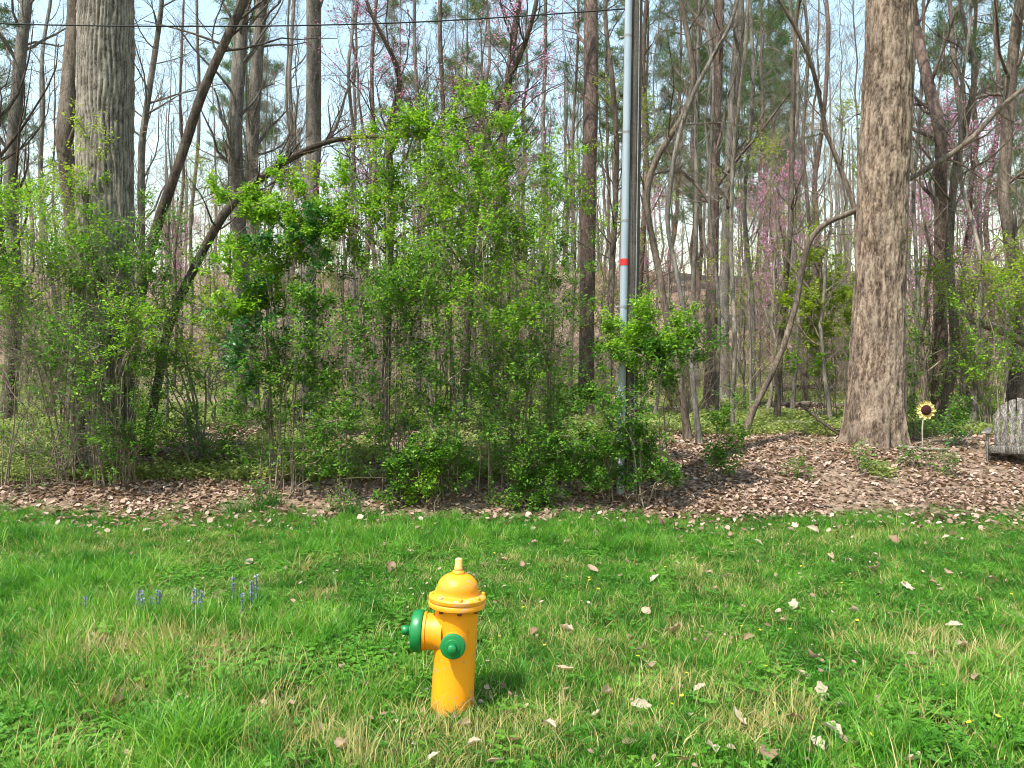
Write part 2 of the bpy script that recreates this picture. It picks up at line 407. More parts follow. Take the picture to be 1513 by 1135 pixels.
def scatter(name, pts, rot, scale, tint, idx, protos, label, cat):
    """One uncountable object: instances of the little plants in protos on given points."""
    pc = bpy.data.collections.new(name+'_pieces')
    for i, o in enumerate(protos):
        o.name = '%s_piece_%02d' % (name, i); pc.objects.link(o)
    me = bpy.data.meshes.new(name); me.vertices.add(len(pts)); me.vertices.foreach_set('co', np.ascontiguousarray(pts, np.float32).ravel())
    def at(n, ty, v, key='value'):
        a = me.attributes.new(n, ty, 'POINT'); a.data.foreach_set(key, np.ascontiguousarray(v).ravel())
    at('rot', 'FLOAT_VECTOR', rot.astype(np.float32), 'vector'); at('scl', 'FLOAT', scale.astype(np.float32))
    at('tint', 'FLOAT', tint.astype(np.float32)); at('pick', 'INT', idx.astype(np.int32))
    o = obj(name, me)
    ng = bpy.data.node_groups.new(name, 'GeometryNodeTree')
    ng.interface.new_socket('Geometry', in_out='INPUT', socket_type='NodeSocketGeometry'); ng.interface.new_socket('Geometry', in_out='OUTPUT', socket_type='NodeSocketGeometry')
    N = ng.nodes; L = ng.links
    gi = N.new('NodeGroupInput'); go = N.new('NodeGroupOutput'); ip = N.new('GeometryNodeInstanceOnPoints'); ci = N.new('GeometryNodeCollectionInfo')
    ci.inputs['Collection'].default_value = pc; ci.inputs['Separate Children'].default_value = True; ci.inputs['Reset Children'].default_value = True
    def na(n, ty):
        a = N.new('GeometryNodeInputNamedAttribute'); a.data_type = ty; a.inputs['Name'].default_value = n; return a.outputs['Attribute']
    L.new(gi.outputs[0], ip.inputs['Points']); L.new(ci.outputs[0], ip.inputs['Instance']); ip.inputs['Pick Instance'].default_value = True
    L.new(na('pick', 'INT'), ip.inputs['Instance Index']); L.new(na('rot', 'FLOAT_VECTOR'), ip.inputs['Rotation']); L.new(na('scl', 'FLOAT'), ip.inputs['Scale'])
    L.new(ip.outputs[0], go.inputs[0])
    md = o.modifiers.new('scatter', 'NODES'); md.node_group = ng
    tag(o, label, cat, kind='stuff'); return o

def build_grass():
    rng = np.random.default_rng(21)
    pr = []
    for k in range(3): pr.append(proto(mesh('g%d' % k, *blades(17, rng, (.035, .085), .035, (.2, 1.0), .0042)[:2], M['grass'], rnd=None)))
    for k in range(2): pass
    def mk(n, h, rad, lean, w, mat):
        V, Q, r = blades(n, rng, h, rad, lean, w); return proto(mesh('g', V, Q, M[mat], rnd=r))
    pr = [mk(22, (.025, .075), .05, (.3, 1.3), .0050, 'grass') for _ in range(4)]          # 0-3 lawn
    pr += [mk(26, (.08, .17), .035, (.25, 1.0), .005, 'grass') for _ in range(2)]         # 4-5 long tuft
    pr += [mk(16, (.03, .11), .05, (.3, 1.5), .0040, 'straw') for _ in range(3)]          # 6-8 dry straw
    for _ in range(2):                                                                     # 9-10 clover
        n = 9; a = Acc(); c = np.concatenate([rng.normal(size=(n, 2))*.04, rng.uniform(.03, .06, (n, 1))], 1)
        for j in range(3):
            az = rng.uniform(0, 6.28, n) if j == 0 else az+2.094
            d = np.stack([np.cos(az), np.sin(az), np.full(n, .1)], -1)
            a.add(*leaf_quads(c, d, rng, (.016, .024), 1.0, .1, 3.))
        pr.append(proto(a.mesh('c', M['clover'])))
    V, Q, r = blades(60, rng, (.14, .27), .05, (.3, 1.1), .0055); pr.append(proto(mesh('g', V, Q, M['grass'], rnd=r)))   # 11 big tuft
    pr += [mk(9, (.11, .20), .05, (.15, .7), .0034, 'straw') for _ in range(2)]             # 12-13 dry seed stalks
    n = 62000
    y = rng.uniform(1.2, 10.3, n); x = rng.uniform(-1, 1, n)*(1.6+.80*y)
    # density falls towards the litter edge
    keep = (y < edge_y(x)+.18*rng.normal(size=n)) & (rng.random(n) < np.clip(.35+.105*y, 0, 1))
    x = x[keep]; y = y[keep]; n = len(x)
    idx = rng.integers(0, 4, n)
    big = fbm(x*.8, y*.8, 40); med = .6*fbm(x*2.2, y*2.2, 50)+.4*fbm(x*7, y*7, 52)
    # dry patches where the photograph shows them (mown straw), long tufts elsewhere
    def blob(cx, cy, rx, ry): return np.exp(-(((x-cx)/rx)**2+((y-cy)/ry)**2))
    G = lambda px, py: ((px-CX)/FPX*(CAMZ*FPX/(py-CY)), CAMZ*FPX/(py-CY))
    dry = .10+0*x
    for (px, py, rx, ry, s) in ((220, 965, .45, .35, .75), (480, 1095, .45, .18, .5), (700, 1072, .3, .12, .6), (660, 1115, .4, .12, .35), (1160, 1075, .25, .16, .6), (1090, 1090, .2, .14, .4),
                                (40, 960, .5, .35, .6), (330, 1000, .4, .3, .5), (130, 1050, .3, .2, .4), (420, 1050, .3, .2, .45), (150, 900, .6, .3, .3), (900, 960, .6, .3, .25), (1330, 960, .5, .25, .35), (100, 820, 1.2, .6, .35), (1300, 790, 1.0, .3, .3)):
        cx, cy = G(px, py); dry = dry+s*blob(cx, cy, rx, ry)
    dry = dry+np.clip(med-.55, 0, 1)*3.0*np.clip(1.25-.13*(y-3), .35, 1)
    p = rng.random(n); isdry = p < dry*.8
    idx[isdry] = rng.integers(6, 9, isdry.sum())
    stk = isdry & (rng.random(n) < np.where(y < 5.6, .28, .06)); idx[stk] = rng.integers(12, 14, stk.sum())
    clo = .06+0*x
    for (px, py, rx, ry, s) in ((400, 985, .5, .35, .7), (350, 1080, .3, .2, .4), (1400, 1080, .6, .3, .6), (1330, 1000, .4, .2, .35), (450, 830, 1.0, .5, .3), (560, 930, .3, .3, .3), (60, 1100, .4, .2, .5), (200, 860, .7, .4, .3), (520, 1000, .3, .2, .4)):
        cx, cy = G(px, py); clo = clo+s*blob(cx, cy, rx, ry)
    isc = (~isdry) & (rng.random(n) < clo); idx[isc] = rng.integers(9, 11, isc.sum())
    tall = (~isdry) & (~isc) & (rng.random(n) < np.clip((big-.54)*2.6, .02, .45)); idx[tall] = rng.integers(4, 6, tall.sum())
    sc = rng.uniform(.65, 1.25, n)*(.65+.6*big)*np.clip(.55+.45*(edge_y(x)-y)/1.4, .5, 1)
    # thin and short where the ground is dry
    tint = np.clip(.55+(big-.5)*.55+(fbm(x*5, y*5, 60)-.5)*1.7+rng.normal(size=n)*.2+.12*np.clip((6-y)/3, -.6, 1), 0, 1)
    # the ornamental long tuft bottom left, a few more clumps
    ex = []
    for (px, py, s, t) in ((240, 1115, 1.1, .8), (285, 1095, 1.2, .85), (325, 1120, 1.0, .8), (215, 1095, .8, .75), (300, 1130, 1.1, .85), (262, 1128, 1.15, .8), (340, 1100, .9, .8),
                           (400, 1120, .6, .45), (770, 1010, .7, .35), (800, 1000, .6, .3), (750, 1020, .6, .3), (785, 1030, .6, .3), (1340, 1110, .7, .5), (950, 1115, .65, .2), (980, 1110, .6, .2), (930, 1120, .6, .2),
                           (1210, 1035, .6, .3), (1310, 985, .6, .3), (1290, 990, .55, .3), (590, 1000, .5, .5), (610, 1035, .5, .45), (1480, 960, .6, .5), (1500, 1000, .6, .5), (380, 765, 1.2, .05), (400, 760, 1.2, .05), (350, 765, 1.1, .05), (520, 768, 1.1, .05), (545, 772, 1, .05)):
        cx, cy = G(px, py); ex.append((cx, cy, s, t, 11))
    ex = np.array(ex)
    hx_, hy_ = HYD
    far = np.hypot(x-hx_, y-hy_) > .115
    x = np.concatenate([x[far], ex[:, 0]]); y = np.concatenate([y[far], ex[:, 1]]); sc = np.concatenate([sc[far], ex[:, 2]]); tint = np.concatenate([tint[far], ex[:, 3]]); idx = np.concatenate([idx[far], ex[:, 4].astype(int)])
    n = len(x)
    rot = np.stack([rng.normal(size=n)*.12, rng.normal(size=n)*.12, rng.uniform(0, 6.28, n)], -1)
    scatter('grass', np.stack([x, y, ground(x, y)], -1), rot, sc, tint, idx, pr, 'green lawn grass with dry straw patches and clover', 'grass')

def litter_leaves(x, y, rng, size, lift=.03):
    """curled fallen leaves, two folded quads each"""
    n = len(x); z = ground(x, y)+rng.uniform(.0, lift, n)
    az = rng.uniform(0, 6.28, n); tilt = rng.normal(size=n)*.45
    d = nrm(np.stack([np.cos(az), np.sin(az), np.abs(tilt)*.8], -1)); up = nrm(np.stack([rng.normal(size=n)*.45, rng.normal(size=n)*.45, np.ones(n)], -1))
    s_ = nrm(np.cross(d, up)); nn = np.cross(s_, d)
    L = rng.uniform(size[0], size[1], n)[:, None]; w = L*rng.uniform(.22, .42, n)[:, None]; cu = L*rng.uniform(-.06, .26, n)[:, None]
    p = np.stack([x, y, z], -1)
    a = p-d*L*.5; c = p+d*L*.5+nn*cu*.6
    l1 = p-d*L*.12+s_*w+nn*cu; l2 = p+d*L*.22+s_*w*.85+nn*cu; r1 = p-d*L*.12-s_*w+nn*cu; r2 = p+d*L*.22-s_*w*.85+nn*cu
    V = np.stack([a, l1, l2, c, r2, r1], 1).reshape(-1, 3); k = np.arange(n)*6
    Q = np.concatenate([np.stack([k, k+1, k+2, k+3], 1), np.stack([k, k+3, k+4, k+5], 1)])
    return V, Q, np.repeat(np.clip(rng.beta(1.5, 1.5, n), 0, 1), 6)

def build_litter():
    rng = np.random.default_rng(5)
    a = Acc()
    n = 72000; y = 9.0+5.2*rng.random(n)**1.25; x = rng.uniform(-1, 1, n)*(2.+.78*y)
    k = y > edge_y(x)+.16*rng.normal(size=n); k &= rng.random(n) < np.clip(1.25-.9*(fbm(x*.7, y*.7, 71) < .4), 0, 1)
    a.add(*litter_leaves(x[k], y[k], rng, (.03, .09)))
    n = 30000; y = 14+22*rng.random(n)**1.4; x = rng.uniform(-1, 1, n)*(2.+.75*y)
    k = fbm(x*.5, y*.5, 72) > .44
    a.add(*litter_leaves(x[k], y[k], rng, (.06, .14), .05))
    n = 1500; y = edge_y(np.zeros(n))-np.abs(rng.normal(size=n))*.5; x = rng.uniform(-1, 1, n)*(1.+.75*y)
    a.add(*litter_leaves(x, y, rng, (.04, .09), .07))
    n = 5200; y = 2.5+7*rng.random(n); x = rng.uniform(-1, 1, n)*(1.2+.75*y); k = fbm(x*1.5, y*1.5, 73) > .38
    a.add(*litter_leaves(x[k], y[k], rng, (.015, .045), .055))
    o = obj('leaf_litter', a.mesh('leaf_litter', M['litter']))
    tag(o, 'brown leaf litter covering the bank and the woodland floor', 'leaf litter', kind='stuff')
    # small green plants on the woodland floor
    pr = []
    for j in range(4):
        b = Acc(); m = 16
        p = np.concatenate([rng.normal(size=(m, 2))*.07, rng.uniform(.02, .16, (m, 1))], 1); az = rng.uniform(0, 6.28, m)
        b.add(*leaf_quads(p, np.stack([np.cos(az), np.sin(az), np.full(m, .35)], -1), rng, (.04, .08), .5, .2))
        V, Q, r = blades(6, rng, (.08, .22), .05, (.2, .9), .006); b.add(V, Q, r)
        pr.append(proto(b.mesh('cover', M['cover'])))
    n = 32000; y = 10.2+20*rng.random(n)**1.3; x = rng.uniform(-1, 1, n)*(2+.74*y)
    k = (fbm(x*.6, y*.6, 81) > np.where(y < 13, np.where((x < 2.2) & (y > 10.3), .40, .72), .40)); x = x[k]; y = y[k]; n = len(x)
    scatter('ground_cover', np.stack([x, y, ground(x, y)], -1), np.stack([0*x, 0*x, rng.uniform(0, 6.28, n)], -1), rng.uniform(.6, 1.3, n), rng.random(n), rng.integers(0, 4, n), pr,
            'low pale green plants covering the woodland floor', 'ground cover')

HYD = ((668-CX)/FPX*3.81, 3.81)
build_grass()
build_litter()

# ------------------------------------------------------------------ fire hydrant
def build_hydrant():
    yel = paint_mat('yellow_paint', (.86, .315, .005), (.50, .26, .13), .40, .66, splash=True)
    yel2 = paint_mat('yellow_paint_worn', (.86, .33, .009), (.60, .30, .17), .45, .55)
    grn = paint_mat('green_paint', (.006, .19, .045), (.03, .28, .12), .33, .78, (.01, .03, .02))
    rust = flat_mat('rusty_bolt', (.06, .025, .012), (.22, .10, .04), 60, .8)
    root = empty('fire_hydrant', (HYD[0], HYD[1], float(ground(*HYD))), 'yellow fire hydrant with two green caps standing in the grass', 'fire hydrant')
    root.rotation_euler = (math.radians(-.8), math.radians(2.6), math.radians(-4))
    def part(name, V, F, mat, parent=root, rot=None, loc=None, smooth=True, sharp=35):
        me = mesh(name, V, F, mat, smooth); 
        o = obj(name, me, parent)
        if rot is not None: o.rotation_euler = rot
        if loc is not None: o.location = loc
        if smooth and sharp: me.set_sharp_from_angle(angle=math.radians(sharp))
        return o
    # barrel
    prof = [(.108, -.12), (.107, .0), (.1045, .05), (.1035, .25), (.105, .40), (.1055, .47), (.108, .485), (.112, .492), (.112, .500)]
    part('barrel', *lathe(prof, 56), yel)
    # flange pair with a gap line
    fl = part('flange', *lathe([(.108, .4985), (.132, .4985), (.139, .503), (.140, .508), (.140, .521), (.138, .5245), (.136, .526), (.136, .528), (.139, .530), (.141, .534), (.141, .548), (.136, .554), (.118, .562)], 56), yel2)
    for k in range(8):
        a = k/8*2*math.pi+.25
        V, F = lathe([(.0105, -.066), (.0105, -.052), (.0085, -.050), (.0085, .0)], 6, True, True)
        part('bolt', V+np.array([.122*math.cos(a), .122*math.sin(a), .552]), F, rust, fl, smooth=False)
        V, F = lathe([(.0115, .0), (.0115, .008), (.008, .012)], 6, False, True)
        part('bolt', V+np.array([.127*math.cos(a), .127*math.sin(a), .556]), F, yel2, fl, smooth=False)
    # bonnet dome
    pr = [(.112, .555), (.106, .563), (.1035, .572)]
    for t in np.linspace(0, 1, 14):
        a = t*math.radians(84); pr.append((.1025*math.cos(a)**.82, .585+.078*math.sin(a)))
    pr[-1] = (.031, .664); pr += [(.029, .672), (.0245, .676)]
    bo = part('bonnet', *lathe(pr, 56), yel)
    # operating nut: five-sided, worn
    on = part('operating_nut', *lathe([(.023, .672), (.0225, .690), (.020, .693), (.0195, .728), (.0165, .733), (.011, .736)], 5), yel2, smooth=False, rot=(0, 0, .5))
    on.data.materials[0] = paint_mat('worn_nut_paint', (.80, .42, .10), (.66, .42, .30), .55, .50)
    # nozzles: one big to the left, hose nozzles front and back
    def nozzle(az, r, out, name, nutr, capt, h):
        rz = math.atan2(az[1], az[0])
        # local +Z -> outward
        rot = Euler((0, math.pi/2, rz))
        prn = [(r*1.13, .062), (r*1.04, .082), (r*.985, .10), (r*.97, .118), (r*.97, out-.016), (r*1.03, out-.013), (r*1.03, out)]
        nz = part('nozzle', *lathe(prn, 44, False, True), yel, rot=rot, loc=(0, 0, h))
        cp = [(r*.90, out+.001), (r*1.09, out+.003), (r*1.13, out+.008), (r*1.14, out+.02), (r*1.12, out+capt*.72), (r*1.05, out+capt*.92), (r*.9, out+capt), (nutr*1.55, out+capt*1.04), (nutr*1.45, out+capt*1.16), (nutr*1.1, out+capt*1.2)]
        cap = part('cap', *lathe(cp, 44), grn, rot=rot, loc=(0, 0, h)); cap['label'] = 'green screw cap on nozzle'
        nu = [(nutr, out+capt*1.19), (nutr*.97, out+capt*1.19+.034), (nutr*.8, out+capt*1.19+.038)]
        part('nut', *lathe(nu, 5), grn, cap, smooth=False)
    nozzle((-1, -.05), .090, .158, 'pumper', .026, .058, .368)
    nozzle((.06, -1), .053, .142, 'hose', .024, .030, .352)
    nozzle((-.06, 1), .053, .142, 'hose', .024, .030, .352)
    # scars on the barrel
    return root
build_hydrant()

# ------------------------------------------------------------------ trees
def tree(name, label, cat, group, path, d, bark, seed, H=16., br=(20, 90, 300), L1=(1.2, 3.0), t1=(.25, 1), twig=None, up=.1, wob=.15, K=40, S=10, extend=True, flare=.45, blossom=None, ratio=.45, tag_part=None, wig=.22, y_wig=.3, thin=.84):
    """path: [(px, py, width_px)...] from the ground up, all at distance d (or (px,py,w,d))."""
    rng = np.random.default_rng(seed)
    pts = []; rad = []
    for q in path:
        dd = q[3] if len(q) > 3 else d
        pts.append(P(q[0], q[1], dd)); rad.append(q[2]*thin*.5/FPX*dd)
    pts = np.array(pts); rad = np.array(rad)
    # drop the first point on the ground
    b = pts[0].copy(); g = float(ground(b[0], b[1]))
    if b[2] > g+.02:
        dirn = nrm((pts[0]-pts[1])); 
        x = b[0]+np.clip(dirn[0]/max(-dirn[2], .3), -.35, .35)*(b[2]-g)*.6
        g = float(ground(x, b[1])); pts = np.concatenate([[[x, b[1], g-.15]], pts]); rad = np.concatenate([[rad[0]*1.08], rad])
    else:
        pts[0, 2] = g-.15
    if extend and pts[-1, 2] < H+g:
        dirn = nrm(nrm(pts[-1]-pts[-2])+np.array([0, 0, .6])); left = H+g-pts[-1, 2]; n = 6
        q = [pts[-1]]; r = rad[-1]; rr = []
        for i in range(n):
            dirn = nrm(dirn+rng.normal(size=3)*wob*.5+np.array([0, 0, .12])); q.append(q[-1]+dirn*left/n*1.03); rr.append(r*(1-.88*(i+1)/n))
        pts = np.concatenate([pts, q[1:]]); rad = np.concatenate([rad, rr])
    q, r = resample(pts, rad, K, 2)
    base = q[0].copy(); gz = float(ground(base[0], base[1]))
    hgt = np.maximum(q[:, 2]-gz, 0); r = r*(1+flare*np.exp(-hgt/.22))
    # slight wander in depth and bumps
    q[:, 1] += np.interp(np.arange(K), np.linspace(0, K-1, 7), np.concatenate([[0], rng.normal(size=6)*y_wig]))
    r = r*(1+rng.normal(size=K)*.025)
    root = empty(name, (base[0], base[1], gz), label, cat, group)
    o0 = np.array([base[0], base[1], gz])
    V, Q = tubes((q-o0)[None], r[None], S)
    to = obj('trunk', mesh('trunk', V, Q, bark, True), root)
    a = Acc()
    n1, n2, n3 = br; n2 = int(n2*1.25); n3 = int(n3*1.9)
    if n1:
        p1, r1 = spawn(q[None], r[None], n1, rng, t1, (.5, 1.25), L1, 7, wig, up, ratio*.8, .007)
        a.add(*tubes(p1-o0, r1, 5))
        if n2:
            p2, r2 = spawn(p1, r1, n2, rng, (.2, 1), (.4, 1.0), (L1[0]*.35, L1[1]*.45), 5, wig*1.1, up*.7, .5, .0042)
            a.add(*tubes(p2-o0, r2, 4))
            if n3:
                p3, r3 = spawn(p2, r2, n3, rng, (.15, 1), (.4, 1.0), (L1[0]*.18, L1[1]*.28), 3, wig*1.2, up*.5, .55, .0026)
                a.add(*tubes(p3-o0, r3, 3))
        co = obj('crown', a.mesh('crown', twig or bark, True), root)
        if blossom:
            nb, mat = blossom
            b2 = Acc(); b2.add(*leaves_on(np.concatenate([p2[:, [0, 2, 4]], p3]) if n3 else p2, nb, rng, (.03, .05), .025, (.05, 1), wid=.9))
            b2.V = [v-o0 for v in b2.V]
            obj('blossom', b2.mesh('blossom', mat), root)
    return root

def big_tree(name, label, path, d, bark, seed, furrow, S=180, K=540, H=17, br=(16, 90, 260)):
    """A large near trunk with modelled bark relief; limbs above."""
    rng = np.random.default_rng(seed)
    pts = np.array([P(q[0], q[1], d) for q in path]); rad = np.array([q[2]*.5/FPX*d for q in path])
    x0 = pts[0, 0]; g = float(ground(x0, d)); pts[0, 2] = g-.2
    n = 6; top = pts[-1]; left = H+g-top[2]; q = [top]; dirn = nrm(pts[-1]-pts[-2]); rr = []
    for i in range(n):
        dirn = nrm(dirn+rng.normal(size=3)*.05+np.array([0, 0, .1])); q.append(q[-1]+dirn*left/n); rr.append(rad[-1]*(1-.75*(i+1)/n))
    cen, r = resample(np.concatenate([pts, q[1:]]), np.concatenate([rad, rr]), K, 14)
    zz = np.concatenate([np.linspace(cen[0, 2], g+9., K-60), np.linspace(g+9.15, cen[-1, 2], 60)])
    cen = np.stack([np.interp(zz, cen[:, 2], cen[:, 0]), np.interp(zz, cen[:, 2], cen[:, 1]), zz], 1); r = np.interp(zz, np.linspace(zz[0], zz[-1], K), r)
    hgt = cen[:, 2]-g
    root = empty(name, (x0, d, g), label, 'tree'); o0 = np.array([x0, d, g])
    th = np.arange(S)/S*2*np.pi
    TH, HH = np.meshgrid(th, hgt); RR = r[:, None]*np.ones((1, S))
    # buttress roots and slow swellings
    RR = RR*(1+np.exp(-np.maximum(HH+.05, 0)/.28)*(.04+.10*np.cos(TH*5+1.3+seed)+.08*np.cos(TH*8+seed)+.05*np.cos(TH*13+seed*2)))
    def per(m, zf, sd):         # noise with m cells round the trunk, seamless
        x = TH/(2*np.pi)*m; y = HH*zf
        ix = np.floor(x); iy = np.floor(y); fx = x-ix; fy = y-iy; fx = fx*fx*(3-2*fx); fy = fy*fy*(3-2*fy)
        A = hash2(ix % m, iy, sd); B = hash2((ix+1) % m, iy, sd); C = hash2(ix % m, iy+1, sd); D = hash2((ix+1) % m, iy+1, sd)
        return (A*(1-fx)+B*fx)*(1-fy)+(C*(1-fx)+D*fx)*fy
    RR = RR*(1+.05*(per(4, .7, 31)-.5)+.03*(per(7, 1.3, 33)-.5))
    if furrow:      # interlaced vertical ridges, broken every hand's width
        w = (per(11, 1.7, 5)-.5)*2.2+(per(25, 3.6, 6)-.5)*1.7
        ridge = np.abs(np.sin(TH*21+w*1.6)); cell = per(84, 3.4, 19); brk = per(40, 8.5, 9)
        hh = .68*(ridge**.8)+.32*np.clip((cell-.25)*2, 0, 1); hh = hh*np.clip(.45+.9*brk, 0, 1.15); fine = per(120, 34, 3)
        disp = .030*hh+.008*fine
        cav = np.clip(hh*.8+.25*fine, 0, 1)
    else:           # flaky plates
        a_ = per(48, 4.6, 12); b_ = per(84, 8., 14); c_ = per(150, 26, 15); w = (per(8, 1.4, 6)-.5)*2.5
        rg = np.abs(np.sin(TH*14+w*1.8))**.8
        hh = .42*np.clip((a_-.3)*2.2, 0, 1)+.22*rg+.42*b_
        disp = .036*hh+.010*c_
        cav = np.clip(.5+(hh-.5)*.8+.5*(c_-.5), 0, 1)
    RR = RR+disp*np.clip(r[:, None]/.3, .2, 1)-.015
    V = np.stack([cen[:, 0:1]+RR*np.cos(TH), cen[:, 1:2]+RR*np.sin(TH), cen[:, 2:3]+0*TH], -1)-o0
    k = np.arange(K-1)[:, None]*S; s = np.arange(S)[None]; s2 = (s+1) % S
    Q = np.stack([k+s, k+s2, k+S+s2, k+S+s], -1).reshape(-1, 4)
    obj('trunk', mesh('trunk', V.reshape(-1, 3), Q, bark, True, cav.ravel()), root)
    a = Acc(); sub = slice(K-66, K, 6)
    cu = cen[sub][None]; ru = r[sub][None]
    p1, r1 = spawn(cu, ru, br[0], rng, (0, 1), (.5, 1.1), (2.5, 5), 9, .2, .15, .42, .012)
    p2, r2 = spawn(p1, r1, br[1], rng, (.25, 1), (.4, 1.), (.9, 2.), 6, .25, .1, .5, .007)
    p3, r3 = spawn(p2, r2, br[2], rng, (.2, 1), (.4, 1.), (.4, .9), 4, .25, .1, .5, .004)
    for p, rad_, ss in ((p1, r1, 7), (p2, r2, 4), (p3, r3, 3)): a.add(*tubes(p-o0, rad_, ss))
    obj('crown', a.mesh('crown', M['bark_grey'], True), root)
    return root

big_tree('oak_tree', 'massive grey tree with furrowed bark rising out of the bushes', [(152, 700, 90), (153, 600, 80), (154, 450, 77), (155, 300, 75), (156, 150, 74), (157, 0, 72)], 10.9, M['bark_left'], 3, True)
big_tree('oak_tree', 'massive brown tree with flaky bark beside the sunflower ornament', [(1291, 668, 92), (1292, 620, 82), (1294, 560, 76), (1297, 480, 70), (1301, 400, 67), (1305, 280, 67), (1311, 160, 67), (1314, 0, 62)], 12.3, M['bark_right'], 8, False)

WG = 'tall trees of the woods behind the bushes'
Mk = M
T = tree
T('leaning_tree', 'dark bare trunk leaning steeply beside the massive furrowed tree', 'tree', None, [(205, 470, 18), (228, 370, 17), (250, 305, 17), (277, 228, 16), (299, 150, 16), (331, 70, 15), (364, -5, 14)], 12.6, Mk['bark_dark'], 31, 11, (14, 70, 200), t1=(.45, 1))
T('bent_tree', 'thick dark bent trunk arching over the bushes into forked branches', 'tree', None, [(222, 600, 18), (240, 490, 18), (262, 435, 18), (300, 365, 18), (335, 308, 18), (378, 265, 17), (430, 228, 15), (478, 208, 11), (530, 202, 8), (590, 208, 7), (640, 200, 7), (700, 180, 4)], 11.4, Mk['bark_dark'], 32, extend=False, br=(24, 120, 420), L1=(.7, 1.9), t1=(.45, 1), K=44, y_wig=.15, thin=.72)
T('bare_tree', 'slim grey tree with forked limbs at the left of the massive furrowed tree', 'tree', None, [(22, 330, 21), (27, 250, 21), (32, 160, 20), (37, 80, 19), (40, 0, 18)], 16., Mk['bark_grey'], 33, 15, (30, 140, 420), t1=(.15, 1))
T('bare_tree', 'straight brown trunk close behind the massive furrowed tree', 'tree', None, [(108, 300, 29), (107, 200, 28), (105, 100, 27), (103, 0, 26)], 14.5, Mk['bark_brown'], 34, 16, (20, 90, 260), t1=(.2, 1))
T('bare_tree', 'bare tree with low crossing branches at the far end of the bushes', 'tree', None, [(4, 340, 17), (2, 230, 16), (-4, 120, 14), (2, 0, 12)], 15.2, Mk['bark_dark'], 35, 13, (26, 110, 330), t1=(.15, 1))
T('bare_tree', 'thin pale tree with many side branches seen against the sky', 'tree', None, [(213, 260, 12), (219, 190, 11), (226, 120, 10), (233, 60, 9), (240, 0, 8)], 17., Mk['bark_grey'], 36, 12, (34, 170, 520), t1=(.15, 1), L1=(1.2, 3.4), up=.16)
T('bare_tree', 'straight grey trunk, the thicker of a close pair behind the bent trunk', 'tree', None, [(353, 290, 25), (354, 180, 24), (357, 80, 23), (359, 0, 22)], 17., Mk['bark_grey'], 37, 18, (24, 110, 340), t1=(.25, 1))
T('bare_tree', 'straight grey trunk, the thinner of a close pair behind the bent trunk', 'tree', None, [(377, 290, 21), (380, 180, 20), (384, 80, 20), (388, 0, 19)], 18.2, Mk['bark_grey'], 38, 18, (24, 110, 340), t1=(.25, 1))
T('bare_tree', 'stout grey tree standing behind the forks of the bent trunk', 'tree', None, [(459, 300, 27), (461, 200, 26), (467, 100, 26), (472, 0, 25)], 15.5, Mk['bark_grey'], 39, 17, (26, 130, 380), t1=(.22, 1))
T('redbud_tree', 'crooked dark redbud with scattered pink blossom behind the tall green bush', 'tree', None, [(572, 420, 15), (575, 330, 15), (573, 250, 14), (568, 195, 13), (578, 160, 12), (592, 118, 11), (583, 85, 9), (560, 45, 7), (540, 0, 6)], 13.4, Mk['bark_dark'], 40, 8.5, (30, 150, 480), t1=(.3, 1), L1=(.9, 2.6), blossom=(2600, Mk['redbud']), K=50, wig=.3)
T('redbud_tree', 'spreading dark redbud with pink blossom high among the branches', 'tree', None, [(700, 330, 14), (708, 250, 14), (722, 178, 12), (750, 112, 11), (778, 62, 9), (795, 0, 8)], 13.8, Mk['bark_dark'], 41, 9, (34, 170, 520), t1=(.2, 1), L1=(1., 2.8), blossom=(2800, Mk['redbud']), wig=.3)
T('bare_tree', 'grey trunk forking above the tall green bush', 'tree', None, [(738, 330, 15), (741, 240, 15), (747, 160, 14), (756, 80, 13), (768, 0, 11)], 15., Mk['bark_brown'], 42, 13, (26, 120, 380), t1=(.25, 1))
T('pine_tree', 'reddish pine trunk standing just behind the utility pole', 'tree', None, [(866, 560, 27), (867, 420, 27), (869, 280, 26), (873, 140, 26), (876, 0, 25)], 16., Mk['bark_pine'], 43, 18, (24, 100, 300), t1=(.35, 1), L1=(.8, 2.2))
T('bare_tree', 'thin brown tree between the reddish pine trunk and the utility pole', 'tree', None, [(905, 420, 11), (912, 300, 10), (913, 210, 10), (903, 130, 9), (893, 60, 8), (892, 0, 7)], 14.6, Mk['bark_brown'], 44, 10, (24, 100, 300), t1=(.3, 1))
T('crooked_tree', 'crooked S-shaped brown tree forking above its bend beside the utility pole', 'tree', None, [(1016, 640, 13), (1004, 560, 12), (985, 470, 12), (972, 380, 12), (958, 320, 11), (955, 275, 11), (968, 235, 11), (995, 195, 11), (1017, 160, 11), (1024, 118, 10), (1012, 55, 9), (1000, 0, 9)], 12.6, Mk['bark_brown'], 45, 9.5, (22, 100, 300), t1=(.45, 1), K=56, L1=(.8, 2.2), y_wig=.15)
T('crooked_tree', 'slender pale tree winding up alongside the crooked S-shaped tree', 'tree', None, [(1035, 668, 11), (1026, 590, 9), (1014, 480, 8), (998, 380, 8), (986, 330, 8), (992, 260, 8), (1002, 200, 8), (1022, 140, 8), (1052, 85, 7), (1076, 45, 7), (1090, 0, 6)], 12.2, Mk['bark_grey'], 46, 9., (18, 80, 260), t1=(.5, 1), K=56, L1=(.7, 2.), y_wig=.15)
T('pine_tree', 'reddish trunk, the nearer of two beside the crooked S-shaped tree', 'tree', None, [(1050, 520, 21), (1054, 380, 20), (1060, 240, 20), (1065, 120, 19), (1070, 0, 18)], 18., Mk['bark_pine'], 47, 18, (26, 110, 340), t1=(.25, 1))
